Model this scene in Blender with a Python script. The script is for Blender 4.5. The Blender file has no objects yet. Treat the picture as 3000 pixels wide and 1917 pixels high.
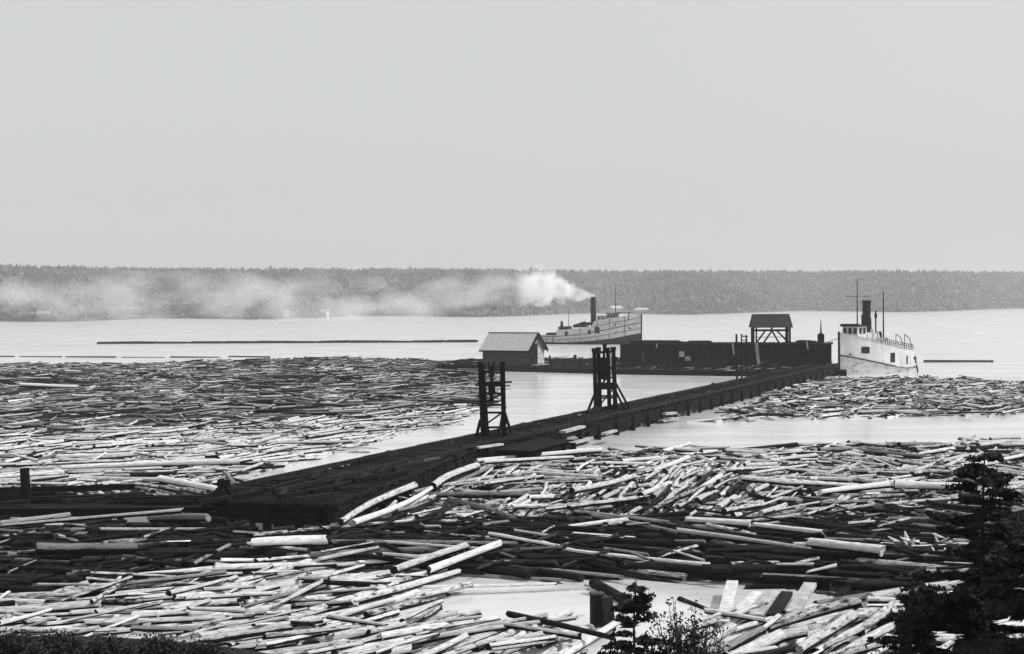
import bpy, bmesh, math, random
from mathutils import Vector, Matrix, noise
R = math.radians
rnd = random.Random(7)
sc = bpy.context.scene

# ------------------------------------------------------------------ camera
H, F, PITCH, ROLL = 11.0, 4000.0, 0.938, 0.382
_p, _r = R(PITCH), R(ROLL)
FWD = Vector((0, math.cos(_p), -math.sin(_p)))
_R0, _U0 = Vector((1, 0, 0)), Vector((0, math.sin(_p), math.cos(_p)))
CR = math.cos(_r) * _R0 - math.sin(_r) * _U0
CU = math.sin(_r) * _R0 + math.cos(_r) * _U0
cam_d = bpy.data.cameras.new('camera')
cam_d.sensor_width = 36.0
cam_d.lens = 36.0 * F / 3000.0
cam_d.clip_start = 0.3
cam_d.clip_end = 20000
cam = bpy.data.objects.new('camera', cam_d)
sc.collection.objects.link(cam)
M = Matrix((CR, CU, -FWD)).transposed().to_4x4()
M.translation = (0, 0, H)
cam.matrix_world = M
sc.camera = cam

# ------------------------------------------------------------------ sky, sun, exposure
SUN_EL = 48
SUN_DIR = Vector((math.cos(R(SUN_EL)) * 0.999, math.cos(R(SUN_EL)) * 0.03, math.sin(R(SUN_EL))))
w = bpy.data.worlds.new("World")
sc.world = w
w.use_nodes = True
nt = w.node_tree
for n in list(nt.nodes):
    nt.nodes.remove(n)
sky = nt.nodes.new('ShaderNodeTexSky')
sky.sky_type = 'NISHITA'
sky.sun_disc = False
sky.sun_elevation = R(SUN_EL)
sky.sun_rotation = math.atan2(SUN_DIR.x, SUN_DIR.y)
sky.air_density = 1.0
sky.dust_density = 4.0
sky.ozone_density = 1.0
hsv = nt.nodes.new('ShaderNodeHueSaturation')
hsv.inputs['Saturation'].default_value = 0.06
bg = nt.nodes.new('ShaderNodeBackground')
bg.inputs['Strength'].default_value = 0.13
out = nt.nodes.new('ShaderNodeOutputWorld')
nt.links.new(sky.outputs[0], hsv.inputs['Color'])
mixs = nt.nodes.new('ShaderNodeMix'); mixs.data_type = 'RGBA'
mixs.inputs[0].default_value = .72
mixs.inputs[7].default_value = (3.42, 3.53, 3.60, 1)     # thin even overcast veil
nt.links.new(hsv.outputs[0], mixs.inputs[6])
nt.links.new(mixs.outputs[2], bg.inputs['Color'])
nt.links.new(bg.outputs[0], out.inputs['Surface'])
sd = bpy.data.lights.new('sun', 'SUN')
sd.energy = 2.3
sd.angle = R(0.5)
sd.color = (1.0, 0.985, 0.96)
so = bpy.data.objects.new('sun', sd)
so.rotation_euler = (-SUN_DIR).to_track_quat('-Z', 'Y').to_euler()
sc.collection.objects.link(so)
sc.view_settings.view_transform = 'Standard'
sc.view_settings.look = 'None'
sc.view_settings.exposure = 0.5
sc.view_settings.gamma = 1.0
sc.cycles.volume_bounces = 4
sc.cycles.volume_step_rate = 1.0
sc.cycles.max_bounces = 6
sc.cycles.use_denoising = True

# ------------------------------------------------------------------ helpers
def ray(px, py):
    return FWD + CR * ((px - 1500) / F) + CU * ((958.5 - py) / F)
def P(px, py, z=0.0):
    """photo pixel -> point on the level plane z"""
    d = ray(px, py)
    t = (z - H) / d.z
    return Vector((d.x * t, d.y * t, z))
def PD(px, py, Y):
    """photo pixel -> point at distance Y"""
    d = ray(px, py)
    t = Y / d.y
    return Vector((d.x * t, Y, H + d.z * t))
def proj(p):
    v = Vector(p) - Vector((0, 0, H))
    c = v.dot(FWD)
    if c < 0.1:
        return (-9999, -9999)
    return (1500 + F * v.dot(CR) / c, 958.5 - F * v.dot(CU) / c)
def inside(x, y, poly):
    c = False
    j = len(poly) - 1
    for i in range(len(poly)):
        xi, yi = poly[i]; xj, yj = poly[j]
        if (yi > y) != (yj > y) and x < (xj - xi) * (y - yi) / (yj - yi) + xi:
            c = not c
        j = i
    return c
def nz(x, y, z=0.0):
    return noise.noise(Vector((x, y, z)))

class MB:
    """collects shapes into one mesh"""
    def __init__(s):
        s.v = []; s.f = []; s.m = []
    def add(s, vs, fs, mat=0):
        b = len(s.v)
        s.v.extend(tuple(v) for v in vs)
        for f in fs:
            s.f.append(tuple(b + i for i in f)); s.m.append(mat)
        return s
    def box(s, c, size, rz=0.0, mat=0, taper=1.0):
        cx, cy, cz = c; sx, sy, sz = size[0] / 2, size[1] / 2, size[2] / 2
        co, si = math.cos(rz), math.sin(rz)
        vs = []
        for z in (-1, 1):
            k = taper if z > 0 else 1.0
            for x, y in ((-1, -1), (1, -1), (1, 1), (-1, 1)):
                X, Y = x * sx * k, y * sy * k
                vs.append((cx + X * co - Y * si, cy + X * si + Y * co, cz + z * sz))
        return s.add(vs, [(3, 2, 1, 0), (4, 5, 6, 7), (0, 1, 5, 4), (1, 2, 6, 5), (2, 3, 7, 6), (3, 0, 4, 7)], mat)
    def beam(s, a, b, wd, ht=None, mat=0):
        a = Vector(a); b = Vector(b); ht = ht or wd
        d = (b - a).normalized()
        up = Vector((0, 0, 1)) if abs(d.z) < 0.95 else Vector((0, 1, 0))
        x = d.cross(up).normalized(); y = x.cross(d).normalized()
        vs = []
        for q in (a, b):
            for i, j in ((-1, -1), (1, -1), (1, 1), (-1, 1)):
                vs.append(q + x * (i * wd / 2) + y * (j * ht / 2))
        return s.add(vs, [(3, 2, 1, 0), (4, 5, 6, 7), (0, 1, 5, 4), (1, 2, 6, 5), (2, 3, 7, 6), (3, 0, 4, 7)], mat)
    def cyl(s, a, b, r1, r2=None, n=10, mat=0, jit=0.0):
        a = Vector(a); b = Vector(b); r2 = r1 if r2 is None else r2
        d = (b - a).normalized()
        up = Vector((0, 0, 1)) if abs(d.z) < 0.95 else Vector((0, 1, 0))
        x = d.cross(up).normalized(); y = x.cross(d).normalized()
        vs = []
        for q, r in ((a, r1), (b, r2)):
            for i in range(n):
                t = 2 * math.pi * i / n
                rr = r * (1 + jit * (rnd.random() - .5))
                vs.append(q + x * (math.cos(t) * rr) + y * (math.sin(t) * rr))
        fs = [(i, (i + 1) % n, n + (i + 1) % n, n + i) for i in range(n)]
        fs += [tuple(reversed(range(n))), tuple(range(n, 2 * n))]
        return s.add(vs, fs, mat)
    def quad(s, *p, mat=0):
        return s.add(p, [tuple(range(len(p)))], mat)
    def slab(s, pts, z0, z1, mat=0):
        n = len(pts)
        vs = [(x, y, z0) for x, y in pts] + [(x, y, z1) for x, y in pts]
        fs = [tuple(reversed(range(n))), tuple(range(n, 2 * n))] + [(i, (i + 1) % n, n + (i + 1) % n, n + i) for i in range(n)]
        return s.add(vs, fs, mat)
    def build(s, name, mats, parent=None, smooth=False):
        me = bpy.data.meshes.new(name)
        me.from_pydata(s.v, [], s.f)
        if not isinstance(mats, (list, tuple)):
            mats = [mats]
        for m in mats:
            me.materials.append(m)
        me.polygons.foreach_set('material_index', s.m)
        if smooth:
            me.polygons.foreach_set('use_smooth', [True] * len(s.f))
        me.update()
        o = bpy.data.objects.new(name, me)
        sc.collection.objects.link(o)
        if parent:
            o.parent = parent
        return o

def tag(o, label=None, cat=None, group=None, kind=None):
    if label: o['label'] = label
    if cat: o['category'] = cat
    if group: o['group'] = group
    if kind: o['kind'] = kind
    return o
def thing(name, label, cat, loc=(0, 0, 0), rz=0.0, group=None):
    o = bpy.data.objects.new(name, None)
    sc.collection.objects.link(o)
    o.location = loc
    o.rotation_euler = (0, 0, rz)
    return tag(o, label, cat, group)

def loose(o, par, label, cat, group):
    """a piece that only lies on another thing: top-level, placed in that thing's frame"""
    me = o.data
    c = sum((v.co for v in me.vertices), Vector()) / len(me.vertices)
    me.transform(Matrix.Translation(-c))
    o.rotation_euler = par.rotation_euler
    o.location = Vector(par.location) + Matrix.Rotation(par.rotation_euler.z, 3, 'Z') @ c
    return tag(o, label, cat, group)

# ------------------------------------------------------------------ materials
def g(v):
    return (v, v * 0.995, v * 0.99, 1.0)
def mat(name, c1, c2, scale=4.0, stretch=(1, 1, 1), rough=0.8, c3=None, fine=40.0, bump=0.0, lo=.38, hi=.62):
    m = bpy.data.materials.new(name)
    m.use_nodes = True
    nt = m.node_tree
    b = nt.nodes['Principled BSDF']
    b.inputs['Roughness'].default_value = rough
    b.inputs['Specular IOR Level'].default_value = 0.12
    tc = nt.nodes.new('ShaderNodeTexCoord')
    mp = nt.nodes.new('ShaderNodeMapping')
    mp.inputs['Scale'].default_value = stretch
    nt.links.new(tc.outputs['Object'], mp.inputs['Vector'])
    n1 = nt.nodes.new('ShaderNodeTexNoise')
    n1.inputs['Scale'].default_value = scale
    n1.inputs['Detail'].default_value = 6
    n1.inputs['Roughness'].default_value = 0.65
    nt.links.new(mp.outputs[0], n1.inputs['Vector'])
    cr = nt.nodes.new('ShaderNodeValToRGB')
    cr.color_ramp.elements[0].position = lo
    cr.color_ramp.elements[1].position = hi
    cr.color_ramp.elements[0].color = g(c1)
    cr.color_ramp.elements[1].color = g(c2)
    if c3 is not None:
        e = cr.color_ramp.elements.new(min(.97, hi + .1)); e.color = g(c3)
    nt.links.new(n1.outputs['Fac'], cr.inputs['Fac'])
    nt.links.new(cr.outputs['Color'], b.inputs['Base Color'])
    if bump:
        n2 = nt.nodes.new('ShaderNodeTexNoise')
        n2.inputs['Scale'].default_value = fine
        n2.inputs['Detail'].default_value = 3
        nt.links.new(mp.outputs[0], n2.inputs['Vector'])
        bp = nt.nodes.new('ShaderNodeBump')
        bp.inputs['Strength'].default_value = bump
        bp.inputs['Distance'].default_value = 0.05
        nt.links.new(n2.outputs['Fac'], bp.inputs['Height'])
        nt.links.new(bp.outputs[0], b.inputs['Normal'])
    return m

M_tar = mat('tarred_timber', .004, .010, 1.6, (1, 1, 2.5), .95, c3=.022, bump=.4)
M_tar2 = mat('dark_timber', .008, .022, 2.5, (1, 1, 1), .95, c3=.06, bump=.4)
M_deck = mat('worn_decking', .005, .012, .9, (1, 1, 1), .95, c3=.03, bump=.4)
M_pale = mat('pale_timber', .28, .50, 2.0, (1, 1, .4), .8)
M_grey = mat('grey_boards', .035, .09, 3.0, (4, 4, .6), .85)
M_shingle = mat('shingles', .34, .5, 3.5, (1, 1, 2), .85, fine=20, bump=.5)
M_darkroof = mat('dark_shingles', .018, .045, 4.0, (1, 1, 1), .9, c3=.08, bump=.5)
M_white = mat('white_paint', .55, .74, .8, (1, 1, .35), .5)
M_dirty = mat('stained_white_paint', .10, .62, .9, (.8, .8, 1.6), .6, lo=.30, hi=.47)
M_offwhite = mat('weathered_white_paint', .38, .62, 1.0, (1, 1, 2.0), .6)
M_black = mat('black_paint', .012, .025, 2, (1, 1, 1), .6)
M_hulldark = mat('dark_hull_paint', .008, .02, 1.0, (1, 1, 1), .6)
M_glass = mat('dark_glass', .015, .03, 2, (1, 1, 1), .15)
M_farwhite = mat('farm_white', .35, .5, .4)
M_farroof = mat('farm_roof', .2, .3, .4)
M_foliage = mat('spruce_needles', .010, .055, 5.0, (1, 1, 1), .8)
M_leaf = mat('shrub_leaves', .02, .07, 3.0, (1, 1, 1), .7)
M_bark = mat('tree_bark', .02, .05, 6.0, (1, 1, .3), .9)
M_forest = mat('forest_foliage', .010, .11, .13, (1, 1, 1), .9)
M_forest2 = mat('hardwood_foliage', .05, .17, .13, (1, 1, 1), .9)
M_hill = mat('hillside_ground', .05, .12, .01, (1, 1, 1), .95)
M_bank = mat('bank_earth', .008, .022, 1.5, (1, 1, 1), .95, bump=.6)
M_gapshade = mat('gap_shade', .006, .016, 1.4, (1, 1, 1), .85, c3=.035, fine=12, bump=.8)
M_root = mat('bleached_wood', .45, .7, 3, (1, 1, 1), .8)

def log_material():
    m = bpy.data.materials.new('log_wood')
    m.use_nodes = True
    nt = m.node_tree; L = nt.links
    b = nt.nodes['Principled BSDF']
    b.inputs['Roughness'].default_value = .75
    b.inputs['Specular IOR Level'].default_value = .1
    uv = nt.nodes.new('ShaderNodeUVMap'); uv.uv_map = 'grain'
    at = nt.nodes.new('ShaderNodeAttribute'); at.attribute_name = 'tone'
    sp = nt.nodes.new('ShaderNodeSeparateColor')
    L.new(at.outputs['Color'], sp.inputs[0])
    cmb = nt.nodes.new('ShaderNodeCombineXYZ')
    mp = nt.nodes.new('ShaderNodeMapping'); mp.inputs['Scale'].default_value = (.9, 5.0, 1)
    s2 = nt.nodes.new('ShaderNodeSeparateXYZ')
    L.new(uv.outputs[0], s2.inputs[0])
    L.new(s2.outputs[0], cmb.inputs[0]); L.new(s2.outputs[1], cmb.inputs[1]); L.new(sp.outputs[2], cmb.inputs[2])
    sc3 = nt.nodes.new('ShaderNodeMapping'); sc3.inputs['Scale'].default_value = (2.2, 9.0, 90)
    L.new(cmb.outputs[0], sc3.inputs['Vector'])
    n1 = nt.nodes.new('ShaderNodeTexNoise'); n1.inputs['Scale'].default_value = 1.0
    n1.inputs['Detail'].default_value = 8; n1.inputs['Roughness'].default_value = .78
    L.new(sc3.outputs[0], n1.inputs['Vector'])
    # bark stays on where noise < tone.g
    wet_shade = nt.nodes.new('ShaderNodeMapRange')      # lower flanks darker: bark and soaking, with the shaded sides painted into the colour
    wet_shade.inputs['From Min'].default_value = .50; wet_shade.inputs['From Max'].default_value = .24
    wet_shade.inputs['To Min'].default_value = 0; wet_shade.inputs['To Max'].default_value = .42
    L.new(at.outputs['Alpha'], wet_shade.inputs['Value'])
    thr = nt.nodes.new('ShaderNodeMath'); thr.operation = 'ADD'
    L.new(sp.outputs[1], thr.inputs[0]); L.new(wet_shade.outputs[0], thr.inputs[1])
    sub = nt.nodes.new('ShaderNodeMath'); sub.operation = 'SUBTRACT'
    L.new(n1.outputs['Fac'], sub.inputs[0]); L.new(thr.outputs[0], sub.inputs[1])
    mr = nt.nodes.new('ShaderNodeMapRange')
    mr.inputs['From Min'].default_value = -.03; mr.inputs['From Max'].default_value = .05
    L.new(sub.outputs[0], mr.inputs['Value'])
    # fine grain streaks
    sc4 = nt.nodes.new('ShaderNodeMapping'); sc4.inputs['Scale'].default_value = (2.5, 28, 90)
    L.new(cmb.outputs[0], sc4.inputs['Vector'])
    n2 = nt.nodes.new('ShaderNodeTexNoise'); n2.inputs['Scale'].default_value = 1.0; n2.inputs['Detail'].default_value = 3
    L.new(sc4.outputs[0], n2.inputs['Vector'])
    mr2 = nt.nodes.new('ShaderNodeMapRange')
    mr2.inputs['From Min'].default_value = .3; mr2.inputs['From Max'].default_value = .7
    mr2.inputs['To Min'].default_value = .5; mr2.inputs['To Max'].default_value = 1.15
    L.new(n2.outputs['Fac'], mr2.inputs['Value'])
    wood = nt.nodes.new('ShaderNodeMath'); wood.operation = 'MULTIPLY'
    L.new(sp.outputs[0], wood.inputs[0]); L.new(mr2.outputs[0], wood.inputs[1])
    bark = nt.nodes.new('ShaderNodeMath'); bark.operation = 'MULTIPLY'
    bark.inputs[0].default_value = .012
    L.new(mr2.outputs[0], bark.inputs[1])
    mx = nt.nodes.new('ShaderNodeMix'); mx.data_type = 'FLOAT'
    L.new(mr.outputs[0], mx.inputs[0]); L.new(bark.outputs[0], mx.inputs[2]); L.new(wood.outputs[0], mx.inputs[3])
    cc = nt.nodes.new('ShaderNodeCombineColor')
    for i in range(3):
        L.new(mx.outputs[0], cc.inputs[i])
    L.new(cc.outputs[0], b.inputs['Base Color'])
    bp = nt.nodes.new('ShaderNodeBump'); bp.inputs['Strength'].default_value = .5; bp.inputs['Distance'].default_value = .03
    L.new(n1.outputs['Fac'], bp.inputs['Height']); L.new(bp.outputs[0], b.inputs['Normal'])
    return m
M_log = log_material()

def water_material():
    m = bpy.data.materials.new('lake_water')
    m.use_nodes = True
    nt = m.node_tree
    b = nt.nodes['Principled BSDF']
    b.inputs['Base Color'].default_value = (.62, .62, .625, 1)
    b.inputs['Roughness'].default_value = .12
    b.inputs['IOR'].default_value = 1.45
    b.inputs['Specular IOR Level'].default_value = .6
    tc = nt.nodes.new('ShaderNodeTexCoord')
    mp = nt.nodes.new('ShaderNodeMapping'); mp.inputs['Scale'].default_value = (.5, 1.4, 1)
    nt.links.new(tc.outputs['Object'], mp.inputs['Vector'])
    n = nt.nodes.new('ShaderNodeTexNoise'); n.inputs['Scale'].default_value = 1.6; n.inputs['Detail'].default_value = 4
    nt.links.new(mp.outputs[0], n.inputs['Vector'])
    bp = nt.nodes.new('ShaderNodeBump'); bp.inputs['Strength'].default_value = .3; bp.inputs['Distance'].default_value = .06
    nt.links.new(n.outputs['Fac'], bp.inputs['Height'])
    nt.links.new(bp.outputs[0], b.inputs['Normal'])
    mp2 = nt.nodes.new('ShaderNodeMapping'); mp2.inputs['Scale'].default_value = (.05, .22, 1)
    nt.links.new(tc.outputs['Object'], mp2.inputs['Vector'])
    n3 = nt.nodes.new('ShaderNodeTexNoise'); n3.inputs['Scale'].default_value = 1.0; n3.inputs['Detail'].default_value = 7; n3.inputs['Roughness'].default_value = .7
    nt.links.new(mp2.outputs[0], n3.inputs['Vector'])
    r3 = nt.nodes.new('ShaderNodeMapRange'); r3.inputs['From Min'].default_value = .3; r3.inputs['From Max'].default_value = .7
    r3.inputs['To Min'].default_value = .5; r3.inputs['To Max'].default_value = .7
    nt.links.new(n3.outputs['Fac'], r3.inputs['Value'])
    nt.links.new(r3.outputs[0], b.inputs['Base Color'])
    r4 = nt.nodes.new('ShaderNodeMapRange'); r4.inputs['To Min'].default_value = .05; r4.inputs['To Max'].default_value = .3
    nt.links.new(n3.outputs['Fac'], r4.inputs['Value']); nt.links.new(r4.outputs[0], b.inputs['Roughness'])
    return m
M_water = water_material()

# ------------------------------------------------------------------ water, near bank, far shore
lake = MB().quad((-5000, 20, 0), (5000, 20, 0), (5000, 9000, 0), (-5000, 9000, 0)).build('lake_water', M_water)
tag(lake, kind='structure')

def bank_z(x, y):
    base = 9.3 - .245 * y if y < 26 else 2.93 - .2 * (y - 26)
    # a low spur of shore at the lower left
    s = max(0, 1 - ((x + 13.5) / 9.5) ** 2) * max(0, 1 - ((y - 37.5) / 7.5) ** 2)
    s2 = max(0, 1 - ((x - 15) / 8) ** 2) * max(0, 1 - ((y - 36) / 8) ** 2)
    return max(-1.2, base + .0 * y) + 1.32 * s + .3 * s2 + .12 * nz(x * .5, y * .5) + .05 * nz(x * 2.3, y * 2.3)
bk = MB()
NX, NY = 110, 70
for j in range(NY + 1):
    for i in range(NX + 1):
        x = -55 + 110 * i / NX; y = -25 + 75 * j / NY
        bk.v.append((x, y, bank_z(x, y)))
for j in range(NY):
    for i in range(NX):
        a = j * (NX + 1) + i
        bk.f.append((a, a + 1, a + NX + 2, a + NX + 1)); bk.m.append(0)
tag(bk.build('near_bank_ground', M_bank, smooth=True), kind='structure')

def shore(px):
    """distance of the far waterline along a photo column"""
    t = px / 3000.0
    return P(px, 942 - 34 * t + 3 * math.sin(px * .01)).y
HB = MB()
cols = list(range(-900, 3901, 60)); rows = [0, 6, 40, 90, 150, 230, 320, 420, 520, 800, 1500]
def hill_z(px, v):
    t = min(1, v / 520.0)
    yt = 783 + 9 * min(1, max(0, px / 700.0)) + 8 * min(1, max(0, (px - 700) / 2300.0)) + 1.5 * math.sin(px * .004)
    hgt = PD(px, yt, shore(px) + 520).z - 6.5
    z = hgt * (t * t * (3 - 2 * t)) ** .8 + 1.0 * min(1, v / 6)
    if v > 520: z -= (v - 520) * .03
    z += 2.0 * nz(px * .004, v * .01) * min(1, v / 60) * (1 - t)
    z += 9 * math.exp(-((px - 230) / 260.0) ** 2 - ((v - 60) / 60.0) ** 2)
    return z
def hill_pt(px, v):
    d = shore(px) + v
    x = (px - 1500) / F * d
    return (x, d, hill_z(px, v) if v > 0 else -1.0)
for v in rows:
    for px in cols:
        HB.v.append(hill_pt(px, v))
nc = len(cols)
for j in range(len(rows) - 1):
    for i in range(nc - 1):
        a = j * nc + i
        HB.f.append((a, a + 1, a + nc + 1, a + nc)); HB.m.append(0)
tag(HB.build('hills', M_hill, smooth=True), kind='structure')

FT = MB()
def clearing(px, v):
    for hx, hw in ((130, 30), (330, 16), (840, 18), (950, 22)):
        if abs(px - hx) < hw and v < 46: return True
    if -200 < px < 420 and 22 < v < 75 and nz(px * .01, v * .05) > -.25: return True
    if 700 < px < 1100 and 20 < v < 50 and nz(px * .012, 3) > -.1: return True
    if 1760 < px < 1930 and v < 60: return True
    return False
def far_tree(x, y, z, h, r, conif):
    n = 5
    mi = 1 if nz(x * .012, y * .02, 4) + rnd.gauss(0, .12) > .05 else 0
    a0 = rnd.random() * 6.28
    if conif:
        vs = []; 
        for k in range(n):
            a = a0 + k * 6.283 / n
            q = r * rnd.uniform(.7, 1.2)
            vs.append((x + math.cos(a) * q, y + math.sin(a) * q, z + h * .12 + rnd.uniform(-.5, .5)))
        vs.append((x + rnd.uniform(-.3, .3), y, z + h))
        FT.add(vs, [(k, (k + 1) % n, n) for k in range(n)], mi)
    else:
        vs = []
        for zz, rr in ((.1, .7), (.55, 1.0)):
            for k in range(n):
                a = a0 + k * 6.283 / n
                q = r * rr * rnd.uniform(.75, 1.2)
                vs.append((x + math.cos(a) * q, y + math.sin(a) * q, z + h * zz + rnd.uniform(-.6, .6)))
        vs.append((x + rnd.uniform(-1, 1), y, z + h))
        fs = [(k, (k + 1) % n, n + (k + 1) % n, n + k) for k in range(n)] + [(n + k, n + (k + 1) % n, 2 * n) for k in range(n)]
        FT.add(vs, fs, mi)
for i in range(21000):
    px = rnd.uniform(-500, 3500)
    v = 4 + 640 * rnd.random() ** 1.25
    if clearing(px, v): continue
    x, y, z = hill_pt(px, v)
    h = rnd.uniform(5.0, 10.5) * (1 if v > 25 else .6)
    if rnd.random() < .02: h *= 1.3
    far_tree(x, y, z - .6, h, rnd.uniform(1.8, 3.6), rnd.random() < .3)
tag(FT.build('far_forest', [M_forest, M_forest2]), 'dense hazy forest covering the hills beyond the lake', 'forest', kind='stuff')

# far shore houses
def farmhouse(px, py, wpx, hpx, label, v=14, rz=0.0, roofm=None):
    d = shore(px) + v
    base = PD(px, py, d)
    s = d / F
    wd, ht = wpx * s, hpx * s
    t = thing('farmhouse', label, 'house', (base.x, base.y, base.z), rz, 'white farmhouses on the far shore')
    dp = wd * .7
    MB().box((0, 0, ht * .3 - 1.5), (wd, dp, ht * .6 + 3)).build('wall', M_farwhite, t)
    r = MB(); e = .06 * wd
    z0, z1 = ht * .6 + .02, ht
    a = [(-wd / 2 - e, -dp / 2 - e, z0), (wd / 2 + e, -dp / 2 - e, z0), (wd / 2 + e, dp / 2 + e, z0), (-wd / 2 - e, dp / 2 + e, z0), (-wd / 2 - e, 0, z1), (wd / 2 + e, 0, z1)]
    r.add(a, [(0, 1, 5, 4), (2, 3, 4, 5), (0, 4, 3), (1, 2, 5), (3, 2, 1, 0)])
    r.build('roof', roofm or M_farroof, t)
    for k in (-.25, .25):
        MB().box((wd * k, -dp / 2 - .05, ht * .3), (wd * .1, .1, ht * .18)).build('window', M_glass, t)
farmhouse(130, 934, 36, 22, 'white farmhouse standing alone on the far shore at the left end')
farmhouse(330, 926, 16, 11, 'tiny pale farmhouse half lost in smoke right of the lone left farmhouse', 18)
farmhouse(840, 924, 17, 15, 'small white farmhouse on the far shore, left one of the pair near mid lake', 16, .4)
farmhouse(950, 922, 24, 15, 'small white farmhouse on the far shore, right one of the pair near mid lake', 16, -.3)
farmhouse(1803, 916, 34, 20, 'broad white farm building on the far shore just behind the steamer mast', 30, .5, M_farwhite)
farmhouse(1882, 918, 36, 16, 'long low white farm building on the far shore beyond the steamer bow', 30, -.45, M_farwhite)

# ------------------------------------------------------------------ log placement (a height field keeps piles resting on each other)
CELL = .22
HF = {}
LOGS = []      # dict per log
def samples(x, y, ang, L, r):
    co, si = math.cos(ang), math.sin(ang)
    n = max(2, int(L / .4))
    lanes = (-.5, .5) if r > .13 else (0,)
    res = []
    for i in range(n + 1):
        t = (i / n - .5) * L
        for l in lanes:
            X = x + co * t - si * l * r; Y = y + si * t + co * l * r
            res.append((t, (int(math.floor(X / CELL)), int(math.floor(Y / CELL)))))
    return res
def place(x, y, ang, L, r, tone, maxz=.3, zone='', force=False, label=None, kind=None):
    ss = samples(x, y, ang, L, r)
    if not force and sum(c in HERO for t, c in ss) > .12 * len(ss): return False
    m1 = m2 = 0.0
    for t, c in ss:
        h = HF.get(c, 0.0)
        if t < 0: m1 = max(m1, h)
        else: m2 = max(m2, h)
    z1 = m1 + r * .75 if m1 > .02 else -r * .02
    z2 = m2 + r * .75 if m2 > .02 else -r * .02
    if abs(z1 - z2) > .09 * L:
        if z1 > z2: z2 = z1 - .09 * L
        else: z1 = z2 - .09 * L
    if max(z1, z2) > maxz and not force: return False
    # the sampled halves sit at +-L/4
    zc = (z1 + z2) / 2; sl = (z2 - z1) / (L * .75)
    za, zb = zc - sl * L / 2, zc + sl * L / 2
    for t, c in ss:
        zt = zc + sl * t + r * .85
        if zt > HF.get(c, 0): HF[c] = zt
    co, si = math.cos(ang), math.sin(ang)
    a = Vector((x - co * L / 2, y - si * L / 2, za)); b = Vector((x + co * L / 2, y + si * L / 2, zb))
    LOGS.append(dict(a=a, b=b, r=r, tone=tone, zone=zone, label=label, zc=zc, sl=sl, ss=ss, kind=kind))
    return True
def heading(px, py, img_ang):
    """image direction (deg, up is +) -> heading on the water"""
    q = 12
    p0 = P(px, py); p1 = P(px + q * math.cos(R(img_ang)), py - q * math.sin(R(img_ang)))
    return math.atan2(p1.y - p0.y, p1.x - p0.x)
def blocked(p, half):
    """keeps logs out of the trestle and docks"""
    for q in KEEP:
        if inside(p.x, p.y, q): return True
    return False
KEEP = [[(P(x, y).x, P(x, y).y) for x, y in q] for q in (
    [(742, 1535), (978, 1535), (975, 1580), (742, 1580)], [(240, 1488), (600, 1488), (585, 1535), (240, 1535)],
    [(1255, 1745), (1700, 1722), (1900, 1712), (1740, 1800), (1500, 1815), (1320, 1795)],
    [(1960, 1712), (2380, 1738), (2350, 1770), (2120, 1812), (1990, 1800)])]

# tone = (wood brightness, bark share threshold)
PALE = lambda: (rnd.uniform(.50, .76), rnd.uniform(.34, .45))
MOTT = lambda: (rnd.uniform(.42, .64), rnd.uniform(.40, .50))
GREY = lambda: (rnd.uniform(.16, .30), rnd.uniform(.32, .46))
DARK = lambda: (rnd.uniform(.018, .06), rnd.uniform(.5, .64))
def pick(mix):
    t = rnd.random() * sum(mix)
    for k, f, nm in zip(mix, (PALE, MOTT, GREY, DARK), ('pale', 'mottled', 'grey', 'dark')):
        if t < k: return f(), nm
        t -= k
    return DARK(), 'dark'
def fill(zone, poly, n1, n2, ang, spread, Ls, rs, mix, cap=.75, ymin=None, patch=0.0):
    xs = [p[0] for p in poly]; ys = [p[1] for p in poly]
    # even density on the water: sample in world coordinates
    cs = [P(x, y) for x, y in poly]
    wp = [(c.x, c.y) for c in cs]
    x0, x1 = min(c[0] for c in wp), max(c[0] for c in wp); y0, y1 = min(c[1] for c in wp), max(c[1] for c in wp)
    for ps, n in ((0, n1), (1, n2)):
        k = 0
        for i in range(n * 3):
            if k >= n: break
            x, y = rnd.uniform(x0, x1), rnd.uniform(y0, y1)
            if not inside(x, y, wp): continue
            k += 1
            if blocked(Vector((x, y)), 2): continue
            px, py = proj((x, y, 0))
            a = ang(px, py) if callable(ang) else ang
            a += rnd.gauss(0, 1) * spread
            if patch: a += patch * nz(px * .006, py * .02, 5)
            hd = heading(px, py, max(-80, min(80, a)))
            L = rnd.uniform(*Ls); r = rnd.uniform(*rs)
            if rnd.random() < .12: L *= 1.6
            co, si = math.cos(hd), math.sin(hd)
            if any(blocked(Vector((x + co * q * L, y + si * q * L)), 0) for q in (-.5, .5)): continue
            mx = mix(px, py) if callable(mix) else mix
            tone, nm = pick(mx)
            place(x, y, hd, L, r, tone, .16 if ps == 0 else cap, zone, kind=nm)

# ---- where the walkway, docks and boats stand (world footprints kept clear of logs)
TA, TB = Vector((-13.2, 69.0)), Vector((46.0, 203.0))
TD = (TB - TA).normalized(); TN = Vector((-TD.y, TD.x))     # TN points to far left
TW = 3.3
def tr(s, o):       # along / across the trestle
    return TA + TD * s + TN * o
TLEN = (TB - TA).length
KEEP.append([tuple(tr(-1, -TW / 2 - .2)), tuple(tr(TLEN, -TW / 2 - .2)), tuple(tr(TLEN, TW / 2 + .2)), tuple(tr(-1, TW / 2 + .2))])
PLAT = [(-14.3, 66.0), (-8.7, 64.6), (-5.4, 77.0), (-2.8, 88.0), (-1.2, 92.0), (-5, 89.5), (-13.2, 71.0), (-14.5, 69.4)]
KEEP.append([(-14.5, 65.6), (-8.4, 64.2), (-5.0, 77.0), (-2.4, 88.0), (-1.2, 92.6), (-5, 90), (-13.5, 71.2), (-14.7, 69.8)])
KEEP.append([(-60, 67.6), (-9, 67.6), (-9, 72.6), (-60, 72.6)])
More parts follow.
